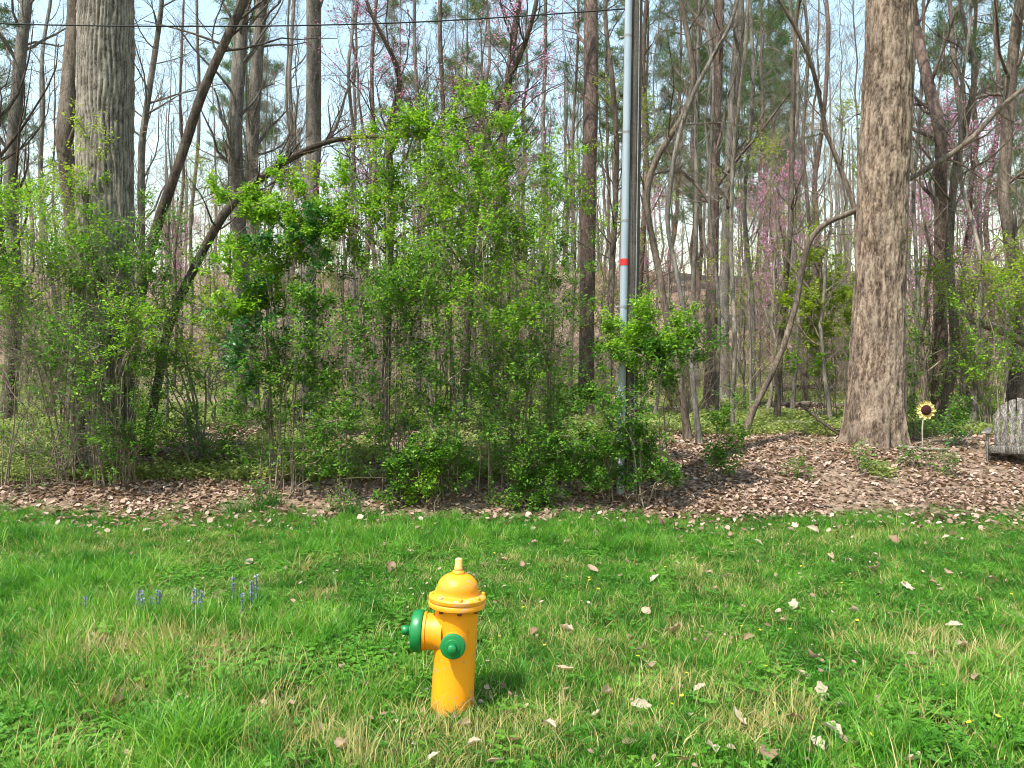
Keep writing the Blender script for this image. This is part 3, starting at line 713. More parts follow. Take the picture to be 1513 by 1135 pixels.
T('pine_tree', 'grey brown trunk, the farther of two beside the crooked S-shaped tree', 'tree', None, [(1072, 500, 19), (1076, 380, 18), (1080, 240, 18), (1085, 120, 17), (1092, 0, 16)], 21., Mk['bark_grey'], 48, 19, (26, 110, 340), t1=(.25, 1))
T('sapling', 'very slender pale sapling running straight up past the two reddish trunks', 'sapling', None, [(1080, 600, 9), (1083, 480, 8), (1086, 350, 8), (1093, 220, 7), (1097, 110, 7), (1104, 0, 6)], 13.6, Mk['bark_pale'], 49, 10, (16, 60, 200), t1=(.3, 1), L1=(.5, 1.5), S=7)
T('sapling', 'slender straight sapling behind the arched trunk', 'sapling', None, [(1148, 610, 11), (1153, 480, 10), (1160, 330, 9), (1167, 160, 8), (1174, 0, 7)], 15.5, Mk['bark_brown'], 50, 12, (20, 80, 240), t1=(.3, 1), L1=(.6, 1.6), S=7)
T('leaning_sapling', 'thin dark stem leaning against the massive flaky trunk', 'sapling', None, [(1290, 470, 10), (1272, 350, 9), (1258, 280, 9), (1236, 190, 8), (1202, 100, 7), (1166, 40, 6), (1120, -20, 5)], 13.4, Mk['bark_brown'], 51, 9, (12, 50, 160), t1=(.4, 1), L1=(.6, 1.7), S=7, extend=False)
T('arched_tree', 'pale trunk arching sideways behind the massive flaky tree', 'tree', None, [(1096, 645, 13.2), (1112, 605, 12.3), (1138, 555, 12.3), (1160, 500, 11.4), (1178, 440, 11.4), (1187, 390, 11.4), (1197, 350, 11.4), (1220, 328, 11.4), (1265, 312, 11.4), (1340, 267, 10.6), (1400, 232, 10.6), (1438, 203, 9.7), (1478, 158, 10.6), (1513, 130, 8.8), (1590, 90, 7.0), (1680, 20, 4.4)], 13.3, Mk['bark_brown'], 52, br=(16, 70, 220), t1=(.55, 1), L1=(.7, 1.9), K=70, extend=False, y_wig=.1, thin=.72)
T('pine_tree', 'reddish brown trunk close behind the sunflower ornament', 'tree', None, [(1387, 600, 27), (1386, 480, 24), (1382, 360, 21), (1377, 240, 20), (1371, 110, 19), (1366, 0, 18)], 15.5, Mk['bark_pine'], 53, 17, (26, 110, 340), t1=(.25, 1))
T('bare_tree', 'thin brown trunk slanting away behind the sunflower ornament', 'tree', None, [(1392, 590, 16), (1398, 480, 15), (1413, 340, 14), (1425, 230, 12), (1430, 150, 10), (1424, 60, 8), (1430, 0, 6)], 14.5, Mk['bark_brown'], 54, 10, (24, 100, 300), t1=(.35, 1), L1=(.8, 2.2))
T('bare_tree', 'brown trunk standing behind the weathered chair', 'tree', None, [(1496, 580, 26), (1494, 450, 22), (1495, 330, 21), (1499, 200, 20), (1503, 80, 19), (1506, 0, 18)], 17., Mk['bark_brown'], 55, 15, (26, 110, 340), t1=(.2, 1))
T('sapling', 'slender pale sapling beside the weathered chair', 'sapling', None, [(1437, 560, 8), (1436, 440, 8), (1438, 330, 7), (1432, 240, 7), (1428, 130, 6), (1440, 20, 5)], 13.8, Mk['bark_pale'], 56, 9, (16, 60, 200), t1=(.3, 1), L1=(.5, 1.6), S=7)
# small trunks seen between, each with its own place
small = [(618, 330, 612, 0, 12, 21), (655, 340, 649, 0, 14, 23), (545, 330, 552, 0, 12, 25), (520, 330, 516, 0, 10, 28), (428, 320, 432, 0, 12, 27), (290, 330, 296, 0, 9, 29),
         (262, 330, 270, 0, 8, 25), (70, 330, 64, 0, 11, 22), (800, 480, 806, 0, 13, 23), (845, 500, 852, 0, 9, 21), (945, 440, 952, 0, 14, 22), (1030, 480, 1036, 0, 12, 25), (1113, 560, 1108, 0, 12, 19), 
         (1190, 560, 1195, 0, 10, 20), (1210, 540, 1216, 0, 13, 26), (1345, 600, 1352, 0, 10, 17), (1356, 560, 1347, 0, 12, 25), (1410, 520, 1402, 0, 14, 24), (1455, 540, 1462, 0, 13, 22), (1060, 560, 1048, 0, 9, 17), (1170, 600, 1180, 0, 10, 18)]
for i, (x0, y0, x1, y1, w, d) in enumerate(small):
    rs = np.random.default_rng(100+i)
    pth = [(x0+(x1-x0)*t+rs.normal()*3*(t > 0)*(t < 1), y0+(y1-y0)*t, w*.72*(1-.25*t)) for t in np.linspace(0, 1, 6)]
    T('woodland_tree', 'slim bare tree with %s bark standing back among the trunks' % ['grey', 'brown', 'reddish', 'grey'][i % 4], 'tree', 'slim %s trees standing back in the woods' % ['grey', 'brown', 'reddish', 'grey'][i % 4], pth, d, M[['bark_grey', 'bark_brown', 'bark_pine', 'bark_grey'][i % 4]], 200+i, 12+rs.random()*5, (24, 90, 260), t1=(.2, 1), L1=(.9, 2.6), S=7, K=26)

# ---- shared woodland trees farther back: prototypes, then copies
def proto_tree(kind, seed):
    rng = np.random.default_rng(seed); K = 18
    if kind == 'tall': H = rng.uniform(15, 20); r0 = rng.uniform(.055, .10)
    elif kind == 'pine': H = rng.uniform(17, 21); r0 = rng.uniform(.10, .15)
    elif kind == 'redbud': H = 5.5; r0 = .06
    elif kind == 'brush': H = rng.uniform(1.4, 2.4); r0 = .014
    else: H = rng.uniform(3.5, 7.5); r0 = rng.uniform(.022, .045)
    z = np.linspace(-.3, H, K); q = np.stack([np.cumsum(rng.normal(size=K))*H*.006, np.cumsum(rng.normal(size=K))*H*.006, z], -1); q[:, :2] -= q[0, :2]
    r = r0*(1-.85*np.clip(z/H, 0, 1)**1.1)*(1+.35*np.exp(-np.maximum(z, 0)/.3))
    V, Q = tubes(q[None], r[None], 7 if kind != 'sapling' else 5)
    bark = {'tall': M[['bark_grey', 'bark_brown'][seed % 2]], 'pine': M['bark_pine'], 'redbud': M['bark_dark']}.get(kind, M[['bark_pale', 'bark_brown', 'bark_grey'][seed % 3]])
    tm = mesh('trunk', V, Q, bark, True); a = Acc(); f = None
    if kind == 'tall':
        p1, r1 = spawn(q[None], r[None], 34, rng, (.2, 1), (.5, 1.2), (1.2, 3.6), 7, .22, .14, .42, .009)
        p2, r2 = spawn(p1, r1, 170, rng, (.2, 1), (.4, 1.), (.5, 1.5), 5, .25, .1, .55, .007); p3, r3 = spawn(p2, r2, 1100, rng, (.15, 1), (.4, 1.), (.25, .9), 4, .25, .05, .6, .0036)
    elif kind == 'pine':
        p1, r1 = spawn(q[None], r[None], 70, rng, (.26, 1), (1.1, 1.6), (1.2, 3.4), 7, .14, .06, .3, .012)
        p2, r2 = spawn(p1, r1, 330, rng, (.3, 1), (.5, 1.0), (.4, 1.1), 4, .2, .12, .5, .007); p3 = None
        n = 4300; t = Acc(); cen = []
        N = len(p2); ii = rng.integers(0, N, n); kk = rng.integers(1, 4, n); c = p2[ii, kk]+rng.normal(size=(n, 3))*.07
        for j in range(6):
            d = nrm(rng.normal(size=(n, 3))+np.array([0, 0, .45])); t.add(*leaf_quads(c, d, rng, (.16, .30), .09, .05))
        f = ('needles', t.mesh('needles', M['needle']))
    elif kind == 'redbud':
        p1, r1 = spawn(q[None], r[None], 26, rng, (.15, 1), (.5, 1.), (1., 2.6), 7, .25, .12, .6, .008)
        p2, r2 = spawn(p1, r1, 140, rng, (.2, 1), (.4, 1.), (.4, 1.2), 5, .25, .08, .55, .006); p3, r3 = spawn(p2, r2, 300, rng, (.15, 1), (.4, 1.), (.2, .6), 4, .25, .05, .6, .005)
        t = Acc(); t.add(*leaves_on(np.concatenate([p2[:, [0, 1, 3, 4]], p3]), 3600, rng, (.03, .055), .03, (0, 1), wid=.9)); f = ('blossom', t.mesh('blossom', M['redbud']))
    elif kind == 'brush':
        p1, r1 = spawn(q[None], r[None], 26, rng, (.05, .6), (.2, .9), (.6, 1.7), 6, .25, .12, .7, .005)
        p2, r2 = spawn(p1, r1, 140, rng, (.15, 1), (.3, 1.), (.25, .9), 5, .28, .05, .6, .004); p3, r3 = spawn(p2, r2, 420, rng, (.1, 1), (.4, 1.), (.12, .45), 4, .25, .03, .7, .0032)
        t = Acc(); t.add(*leaves_on(p2[:, [0, 1, 3, 4]], 90, rng, (.03, .06), .03, (.1, 1), .3)); f = ('leaves', t.mesh('leaves', M['leaf_tan']))
    else:
        p1, r1 = spawn(q[None], r[None], 26, rng, (.15, 1), (.4, 1.1), (.5, 1.7), 6, .25, .12, .5, .005)
        p2, r2 = spawn(p1, r1, 120, rng, (.2, 1), (.4, 1.), (.25, .8), 5, .25, .08, .6, .004); p3, r3 = spawn(p2, r2, 420, rng, (.15, 1), (.4, 1.), (.12, .45), 4, .25, .05, .6, .0035)
        if kind in ('leafy', 'beech'):
            t = Acc(); t.add(*leaves_on(np.concatenate([p2[:, [0, 1, 3, 4]], p3]), 2600 if kind == 'leafy' else 1300, rng, (.035, .065), .03, (.1, 1), .2)); f = ('leaves', t.mesh('leaves', M['leaf_yellow' if kind == 'leafy' else 'leaf_tan']))
    a.add(*tubes(p1, r1, 5)); a.add(*tubes(p2, r2, 3))
    if p3 is not None: a.add(*tubes(p3, r3, 3))
    cm = a.mesh('crown', M['twig'] if kind not in ('sapling', 'leafy', 'beech', 'brush') else M['twig_brown'], True)
    return tm, cm, f

KINDS = {'tall': ('woodland_tree', 'tall bare tree far back in the woods', 'tree', 'tall bare trees far back in the woods', 6),
         'pine': ('pine_tree', 'tall pine with green needles far back in the woods', 'tree', 'pines far back in the woods', 4),
         'sapling': ('sapling', 'bare brushy sapling in the woods undergrowth', 'sapling', 'bare saplings in the undergrowth', 6),
         'leafy': ('sapling', 'sapling with fresh yellow green leaves in the woods undergrowth', 'sapling', 'leafing saplings in the undergrowth', 3),
         'beech': ('sapling', 'sapling holding dry tan leaves in the woods', 'sapling', 'saplings with dry tan leaves', 3),
         'brush': ('brush_clump', 'low tangle of bare tan twigs on the woodland floor', 'brush', 'clumps of bare brush on the woodland floor', 4),
         'redbud': ('redbud_tree', 'small redbud in pink blossom back in the woods', 'tree', 'redbuds in blossom back in the woods', 2)}
PROTO = {k: [proto_tree(k, 300+37*j+len(k)) for j in range(v[4])] for k, v in KINDS.items()}
def place(kind, x, y, rz, s, j):
    nm, lab, cat, grp, _ = KINDS[kind]; tm, cm, f = PROTO[kind][j % len(PROTO[kind])]
    j = j % len(PROTO[kind]); sd = 300+37*j+len(kind)
    if kind == 'tall': w = ['grey', 'brown'][sd % 2]; lab = lab.replace('bare tree', 'bare %s tree' % w); grp = grp.replace('bare trees', 'bare %s trees' % w)
    if kind == 'sapling': w = ['pale', 'brown', 'grey'][sd % 3]; lab = lab.replace('sapling', w+' sapling'); grp = grp.replace('saplings', w+' saplings')
    root = empty(nm, (x, y, float(ground(x, y))), lab, cat, grp); root.rotation_euler = (0, 0, rz); root.scale = (s, s, s)
    obj('trunk', tm, root); obj('crown', cm, root)
    if f: obj(f[0], f[1], root)
rp = np.random.default_rng(77)
def ring(kind, n, d0, d1, s=(.85, 1.15), xr=(-.05, 1.05), pw=1.):
    for j in range(n):
        d = d0+(d1-d0)*rp.random()**pw; px = (xr[0]+(xr[1]-xr[0])*rp.random())*1513
        place(kind, (px-CX)/FPX*d, d, rp.uniform(0, 6.28), rp.uniform(*s), j)
ring('tall', 36, 26, 62)
ring('pine', 13, 33, 52, xr=(.50, .80)); ring('pine', 6, 26, 42, xr=(.90, 1.06)); ring('pine', 5, 32, 55, xr=(.22, .5)); ring('pine', 2, 30, 40, xr=(-.05, .08))
ring('brush', 95, 14, 42, (.7, 1.3)); ring('sapling', 84, 13.2, 36); ring('leafy', 30, 14, 34); ring('beech', 34, 20, 50)
for (px, d, s) in ((1150, 26, 1.25), (1165, 29, 1.3), (960, 30, 1.1), (1370, 24, 1.1), (1135, 33, 1.2), (270, 34, 1.), (1420, 20, 1.3)):
    place('redbud', (px-CX)/FPX*d, d, rp.uniform(0, 6.28), s, int(px))

def distant_woods():
    rng = np.random.default_rng(90); a = Acc()
    n = 150; d = rng.uniform(60, 100, n); x = rng.uniform(-.75, .75, n)*d; z = ground(x, d); H = rng.uniform(11, 19, n); K = 8
    t = np.linspace(0, 1, K); q = np.zeros((n, K, 3)); q[..., 0] = x[:, None]+np.cumsum(rng.normal(size=(n, K))*.12, 1); q[..., 1] = d[:, None]; q[..., 2] = (z-.3)[:, None]+H[:, None]*t
    r = rng.uniform(.09, .2, n)[:, None]*(1-.8*t)[None]
    a.add(*tubes(q, r, 5)); p1, r1 = spawn(q, r, n*26, rng, (.2, 1), (.5, 1.2), (1.2, 3.6), 5, .22, .14, .4, .02); a.add(*tubes(p1, r1, 3))
    p2, r2 = spawn(p1, r1, n*45, rng, (.2, 1), (.4, 1.), (.6, 1.6), 3, .25, .1, .6, .014); a.add(*tubes(p2, r2, 3))
    m = 700; d = rng.uniform(38, 72, m); x = rng.uniform(-.75, .75, m)*d; z = ground(x, d); K = 4; t = np.linspace(0, 1, K); H = rng.uniform(1.5, 4, m)
    q = np.stack([x[:, None]+rng.normal(size=(m, K))*.08, d[:, None]+0*t[None], (z-.1)[:, None]+H[:, None]*t], -1); r = np.full((m, K), .018)*(1-.6*t)
    a.add(*tubes(q, r, 3)); p1, r1 = spawn(q, r, m*9, rng, (.05, 1), (.3, 1.1), (.5, 1.6), 4, .25, .1, .7, .012); a.add(*tubes(p1, r1, 3))
    tag(obj('distant_woods', a.mesh('distant_woods', M['twig'], True)), 'far mass of bare grey trees along the hilltop', 'woods', kind='stuff')
distant_woods()

# ------------------------------------------------------------------ shrubs
def shrub(name, label, bases, lobes, mat, seed, leaf=(.022, .042), d0=9.8, wood=None, twigs=1.0, stems=3, group=None, cat='bush', rad=.011):
    """bases: [(px, d)], lobes: [(px, py, r_px, n_leaves, d, mat?)]: stems run from the bases into the lobes; twigs carry the leaves."""
    rng = np.random.default_rng(seed)
    B = np.array([[(px-CX)/FPX*d, d, float(ground((px-CX)/FPX*d, d))-.05] for px, d in bases])
    o0 = B.mean(0); o0[2] = float(ground(o0[0], o0[1]))
    root = empty(name, tuple(o0), label, cat, group)
    wa = Acc(); la = {}
    old = np.zeros((0, 3))
    for lb in sorted(lobes, key=lambda q: -q[1]):
        px, py, r, nl, d = lb[:5]; mt = lb[5] if len(lb) > 5 else mat
        c = P(px, py, d); R = r*1.28/FPX*d
        n = max(4, int(8*(R/.6)**1.3)); nl = nl*(1.75 if py < 520 else 1.25); twl = twigs*(1 if py < 520 else .7)
        u = nrm(rng.normal(size=(n, 3)))*rng.random((n, 1))**.45; E = c+u*R*np.array([1, .85, .95])
        E[:, 2] = np.maximum(E[:, 2], ground(E[:, 0], E[:, 1])+.05)
        bi = np.argmin(np.linalg.norm(E[:, None, :2]-B[None, :, :2], axis=2)+rng.random((n, len(B)))*.5, axis=1)
        S = B[bi]+np.concatenate([rng.normal(size=(n, 2))*.07, np.zeros((n, 1))], 1)
        r_s = np.ones(n)
        if len(old):
            for i in range(n):
                c_ = old[rng.integers(0, len(old), 60)]; c_ = c_[c_[:, 2] < E[i, 2]-.08]
                if len(c_) and rng.random() < .8: S[i] = c_[np.argmin(np.linalg.norm(c_-E[i], axis=1))]; r_s[i] = .6
        h = (E[:, 2]-S[:, 2])[:, None]
        C1 = S+(E-S)*.15+np.array([0, 0, .5])*h+rng.normal(size=(n, 3))*.08; C2 = S+(E-S)*.65+np.array([0, 0, .22])*h+rng.normal(size=(n, 3))*.12
        t = np.linspace(0, 1, 10)[None, :, None]
        p = (1-t)**3*S[:, None]+3*(1-t)**2*t*C1[:, None]+3*(1-t)*t*t*C2[:, None]+t**3*E[:, None]
        p[:, 1:-1] += rng.normal(size=(n, 8, 3))*.02
        old = np.concatenate([old, p[:, 3:8].reshape(-1, 3)])
        rr = rad*(r_s*rng.uniform(.5, 1.2, n))[:, None]*np.linspace(1, .25, 10)[None]
        wa.add(*tubes(p-o0, rr, 4))
        m2 = int(n*6*twl); p2, r2 = spawn(p, rr, m2, rng, (.5, 1), (.4, 1.1), (R*.3, R*.85), 5, .25, .12, .6, .0028, prop=False)
        wa.add(*tubes(p2-o0, r2, 3))
        m3 = int(n*12*twl); p3, r3 = spawn(p2, r2, m3, rng, (.2, 1), (.4, 1.1), (R*.15, R*.4), 4, .25, .10, .7, .002, prop=False)
        wa.add(*tubes(p3-o0, r3, 3))
        if nl:
            V, Q, rn = leaves_on(np.concatenate([p2[:, [0, 1, 3, 4]], p3, p3]), int(nl), rng, (leaf[0]*1.1, leaf[1]*1.45), .03, (.15, 1.05))
            # leaves in the shade of the shrub grow darker green with age: keep random only
            la.setdefault(mt, Acc()).add(V-o0, Q, rn)
    obj('stems', wa.mesh('stems', M[wood or 'twig_brown'], True), root)
    for mt, a in la.items():
        obj('foliage', a.mesh('foliage', M[mt]), root)
    return root

LS, LM, LD, LY = 'leaf_spring', 'leaf_mid', 'leaf_dark', 'leaf_yellow'
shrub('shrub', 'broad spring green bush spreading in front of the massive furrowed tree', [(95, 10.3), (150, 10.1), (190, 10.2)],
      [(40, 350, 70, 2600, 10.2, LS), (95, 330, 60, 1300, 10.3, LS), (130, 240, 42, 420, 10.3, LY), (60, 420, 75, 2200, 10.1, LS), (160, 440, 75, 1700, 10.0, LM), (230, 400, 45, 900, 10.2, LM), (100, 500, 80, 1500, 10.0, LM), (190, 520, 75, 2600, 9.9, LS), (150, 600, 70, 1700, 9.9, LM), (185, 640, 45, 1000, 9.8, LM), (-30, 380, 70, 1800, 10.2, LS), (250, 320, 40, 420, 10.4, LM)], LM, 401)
shrub('bramble', 'tangled brown brambles with few leaves at the lawn edge', [(15, 10.1), (60, 10.0), (-40, 10.1), (100, 10.1)],
      [(30, 520, 75, 300, 10.1), (70, 590, 70, 260, 10.0), (10, 620, 70, 380, 10.0, LM), (60, 670, 50, 260, 9.9, LM), (110, 660, 45, 220, 9.9), (-40, 560, 70, 200, 10.1), (20, 450, 55, 300, 10.2, LS)], LM, 402, wood='twig_brown', twigs=2.6)
shrub('shrub', 'open bush with dark V-shaped stems left of the tall green bush', [(300, 10.9), (306, 10.85)],
      [(245, 470, 60, 1400, 10.6, LS), (300, 500, 55, 1100, 10.7, LY), (280, 560, 45, 500, 10.6, LM), (340, 540, 45, 800, 10.5, LS), (215, 560, 45, 800, 10.3, LM), (250, 610, 40, 500, 10.5, LM), (300, 630, 36, 400, 10.5, LM), (220, 650, 36, 500, 10.2, LM), (270, 400, 40, 350, 10.8, LM)], LS, 403, rad=.02, wood='twig')
shrub('shrub', 'bright green bush with clumps of darker glossy leaves', [(400, 10.0), (430, 9.9)],
      [(390, 310, 42, 1900, 10.0, LS), (450, 320, 50, 2400, 9.9, LS), (500, 345, 42, 1500, 9.9, LS), (375, 380, 40, 1300, 10.0, LS), (425, 350, 26, 420, 9.75, LD), (470, 340, 24, 450, 9.7, LD), (360, 440, 42, 1500, 9.9, LS), (395, 490, 48, 1200, 9.75, LD), (345, 510, 40, 700, 9.8, LD), (380, 540, 40, 1000, 9.75, LM), (440, 440, 45, 1200, 9.9, LM), (455, 520, 50, 1000, 9.9, LM), (430, 600, 50, 900, 9.9, LM), (400, 660, 42, 600, 9.9, LM), (460, 670, 40, 600, 9.8, LM), (350, 610, 40, 600, 10.1, LM), (465, 270, 28, 350, 10, LY)], LS, 404, leaf=(.028, .05))
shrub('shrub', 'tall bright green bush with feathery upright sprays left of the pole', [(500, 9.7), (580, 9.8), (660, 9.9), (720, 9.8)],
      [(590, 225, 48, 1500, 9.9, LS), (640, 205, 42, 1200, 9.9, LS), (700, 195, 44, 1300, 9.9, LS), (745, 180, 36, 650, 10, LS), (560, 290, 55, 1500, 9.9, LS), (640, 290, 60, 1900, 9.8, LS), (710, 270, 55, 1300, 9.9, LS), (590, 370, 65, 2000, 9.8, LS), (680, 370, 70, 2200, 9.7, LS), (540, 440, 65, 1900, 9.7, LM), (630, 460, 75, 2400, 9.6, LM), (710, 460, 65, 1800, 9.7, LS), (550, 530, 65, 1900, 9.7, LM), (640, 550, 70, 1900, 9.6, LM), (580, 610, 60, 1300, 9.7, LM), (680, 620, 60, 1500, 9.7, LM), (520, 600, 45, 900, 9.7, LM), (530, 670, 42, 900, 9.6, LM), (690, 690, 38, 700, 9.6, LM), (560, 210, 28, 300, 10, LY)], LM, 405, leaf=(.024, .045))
shrub('shrub', 'airy green bush with arching sprays between the tall bush and the pole', [(770, 9.9), (810, 10.0), (745, 10.0)],
      [(790, 285, 50, 1100, 10, LS), (845, 265, 40, 750, 10, LS), (870, 290, 34, 420, 10, LS), (770, 350, 60, 1300, 9.9, LS), (830, 370, 50, 800, 10, LM), (780, 430, 60, 1300, 9.8, LS), (840, 440, 40, 420, 9.9, LM), (760, 510, 60, 1300, 9.7, LM), (820, 530, 45, 650, 9.8, LM), (770, 590, 55, 1200, 9.7, LM), (725, 560, 50, 1200, 9.7, LM), (790, 650, 45, 800, 9.7, LM), (735, 660, 45, 800, 9.7, LM)], LM, 406)
shrub('low_shrub', 'low dense dark green shrub under the tall green bush', [(610, 9.5), (640, 9.5)], [(600, 705, 38, 1700, 9.5, LM), (645, 690, 40, 1700, 9.5, LM), (620, 725, 28, 700, 9.4, LS), (580, 690, 30, 700, 9.5, LM)], LM, 407, leaf=(.025, .045))
shrub('low_shrub', 'low dense dark green shrub under the airy bush', [(800, 9.5), (830, 9.5)], [(780, 700, 36, 1500, 9.5, LM), (825, 705, 38, 1500, 9.5, LM), (800, 730, 26, 600, 9.4, LM), (750, 715, 26, 500, 9.5, LM), (850, 660, 36, 900, 9.6, LM)], LM, 408, leaf=(.022, .042))
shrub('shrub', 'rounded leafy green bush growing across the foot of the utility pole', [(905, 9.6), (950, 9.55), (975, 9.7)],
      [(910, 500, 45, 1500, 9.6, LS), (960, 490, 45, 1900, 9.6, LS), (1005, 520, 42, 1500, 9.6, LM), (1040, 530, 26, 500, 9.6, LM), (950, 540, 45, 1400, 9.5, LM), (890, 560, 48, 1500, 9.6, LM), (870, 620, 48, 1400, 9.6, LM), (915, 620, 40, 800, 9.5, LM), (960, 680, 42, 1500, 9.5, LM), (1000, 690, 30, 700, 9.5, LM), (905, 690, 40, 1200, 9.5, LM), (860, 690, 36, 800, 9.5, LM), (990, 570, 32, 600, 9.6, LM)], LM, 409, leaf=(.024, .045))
shrub('low_shrub', 'slim green shrub standing alone on the bank right of the pole', [(1066, 10.4)], [(1062, 620, 30, 700, 10.4, LM), (1075, 660, 28, 650, 10.3, LM), (1055, 670, 24, 420, 10.3, LM), (1090, 590, 20, 150, 10.4, LM)], LM, 410)
shrub('shrub', 'yellow green bush just left of the massive flaky tree', [(1215, 15.2), (1235, 15.2)],
      [(1210, 410, 36, 700, 15, LY), (1245, 430, 34, 700, 15, LY), (1180, 440, 30, 450, 15, LY), (1225, 470, 38, 700, 15, LY), (1195, 490, 32, 450, 15, LY), (1230, 530, 32, 350, 15, LS), (1190, 540, 28, 250, 15, LS)], LY, 411, leaf=(.04, .07), twigs=.8)
shrub('shrub', 'yellow green bush behind the weathered chair', [(1460, 13.6), (1490, 13.5)],
      [(1370, 420, 32, 300, 13.6, LY), (1430, 410, 40, 450, 13.6, LY), (1480, 390, 42, 700, 13.6, LY), (1500, 440, 45, 700, 13.5, LY), (1450, 470, 42, 600, 13.5, LS), (1490, 510, 45, 600, 13.5, LS), (1440, 540, 38, 350, 13.4, LS), (1540, 420, 50, 700, 13.5, LY)], LY, 412, leaf=(.03, .055), twigs=1.1)
shrub('low_shrub', 'small dark leafed shrub beside the arm of the weathered chair', [(1425, 11.9), (1415, 12)], [(1420, 625, 24, 420, 11.9, LM), (1432, 600, 20, 250, 11.9, LM), (1412, 645, 18, 300, 11.8, LD)], LM, 413, wood='twig')
for (px, d) in ((1340, 10.9), (1392, 10.5), (1180, 10.4), (505, 9.35), (380, 9.5), (1265, 10.6)):
    x = (px-CX)/FPX*d; py = CY+(CAMZ-float(ground(x, d)))/d*FPX
    shrub('seedling', 'little green shrub seedling coming up through the leaf litter', [(px, d)], [(px, py-14, 16, 160, d, LM), (px+8, py-20, 12, 80, d, LM)], LM, int(px), leaf=(.02, .035), group='seedlings in the leaf litter', cat='seedling', rad=.005)
# low green growth on the bank among the front bushes
rk = np.random.default_rng(616)
for j in range(13):
    d = rk.uniform(10.3, 11.8); px = -20+j*75+rk.uniform(-25, 25); x = (px-CX)/FPX*d; gy = CY+(CAMZ-float(ground(x, d)))/d*FPX
    shrub('low_shrub', 'knee high leafy shrub on the bank among the stems of the front bushes', [(px, d)], [(px-14, gy-26, 24, 210, d), (px+16, gy-38, 26, 230, d), (px, gy-60, 22, 140, d)], LM if j % 3 else LS, 640+j, leaf=(.022, .04), group='knee high shrubs on the bank', rad=.006)
# undergrowth behind the front bushes
rb = np.random.default_rng(515)
for j in range(16):
    d = rb.uniform(12.5, 18); px = rb.uniform(-40, 1100) if j < 12 else rb.uniform(1100, 1500); x = (px-CX)/FPX*d; gy = CY+(CAMZ-float(ground(x, d)))/d*FPX
    h = rb.uniform(60, 130)
    shrub('undergrowth_bush', 'leafy bush of the understorey behind the front row of bushes', [(px, d)], [(px+rb.normal()*20, gy-h*.5, 34, 260, d), (px+rb.normal()*30, gy-h, 36, 260, d), (px+rb.normal()*30, gy-h*1.3, 30, 180, d)], LM if j % 2 else LS, 520+j, leaf=(.035, .06), group='bushes of the understorey', twigs=.7)

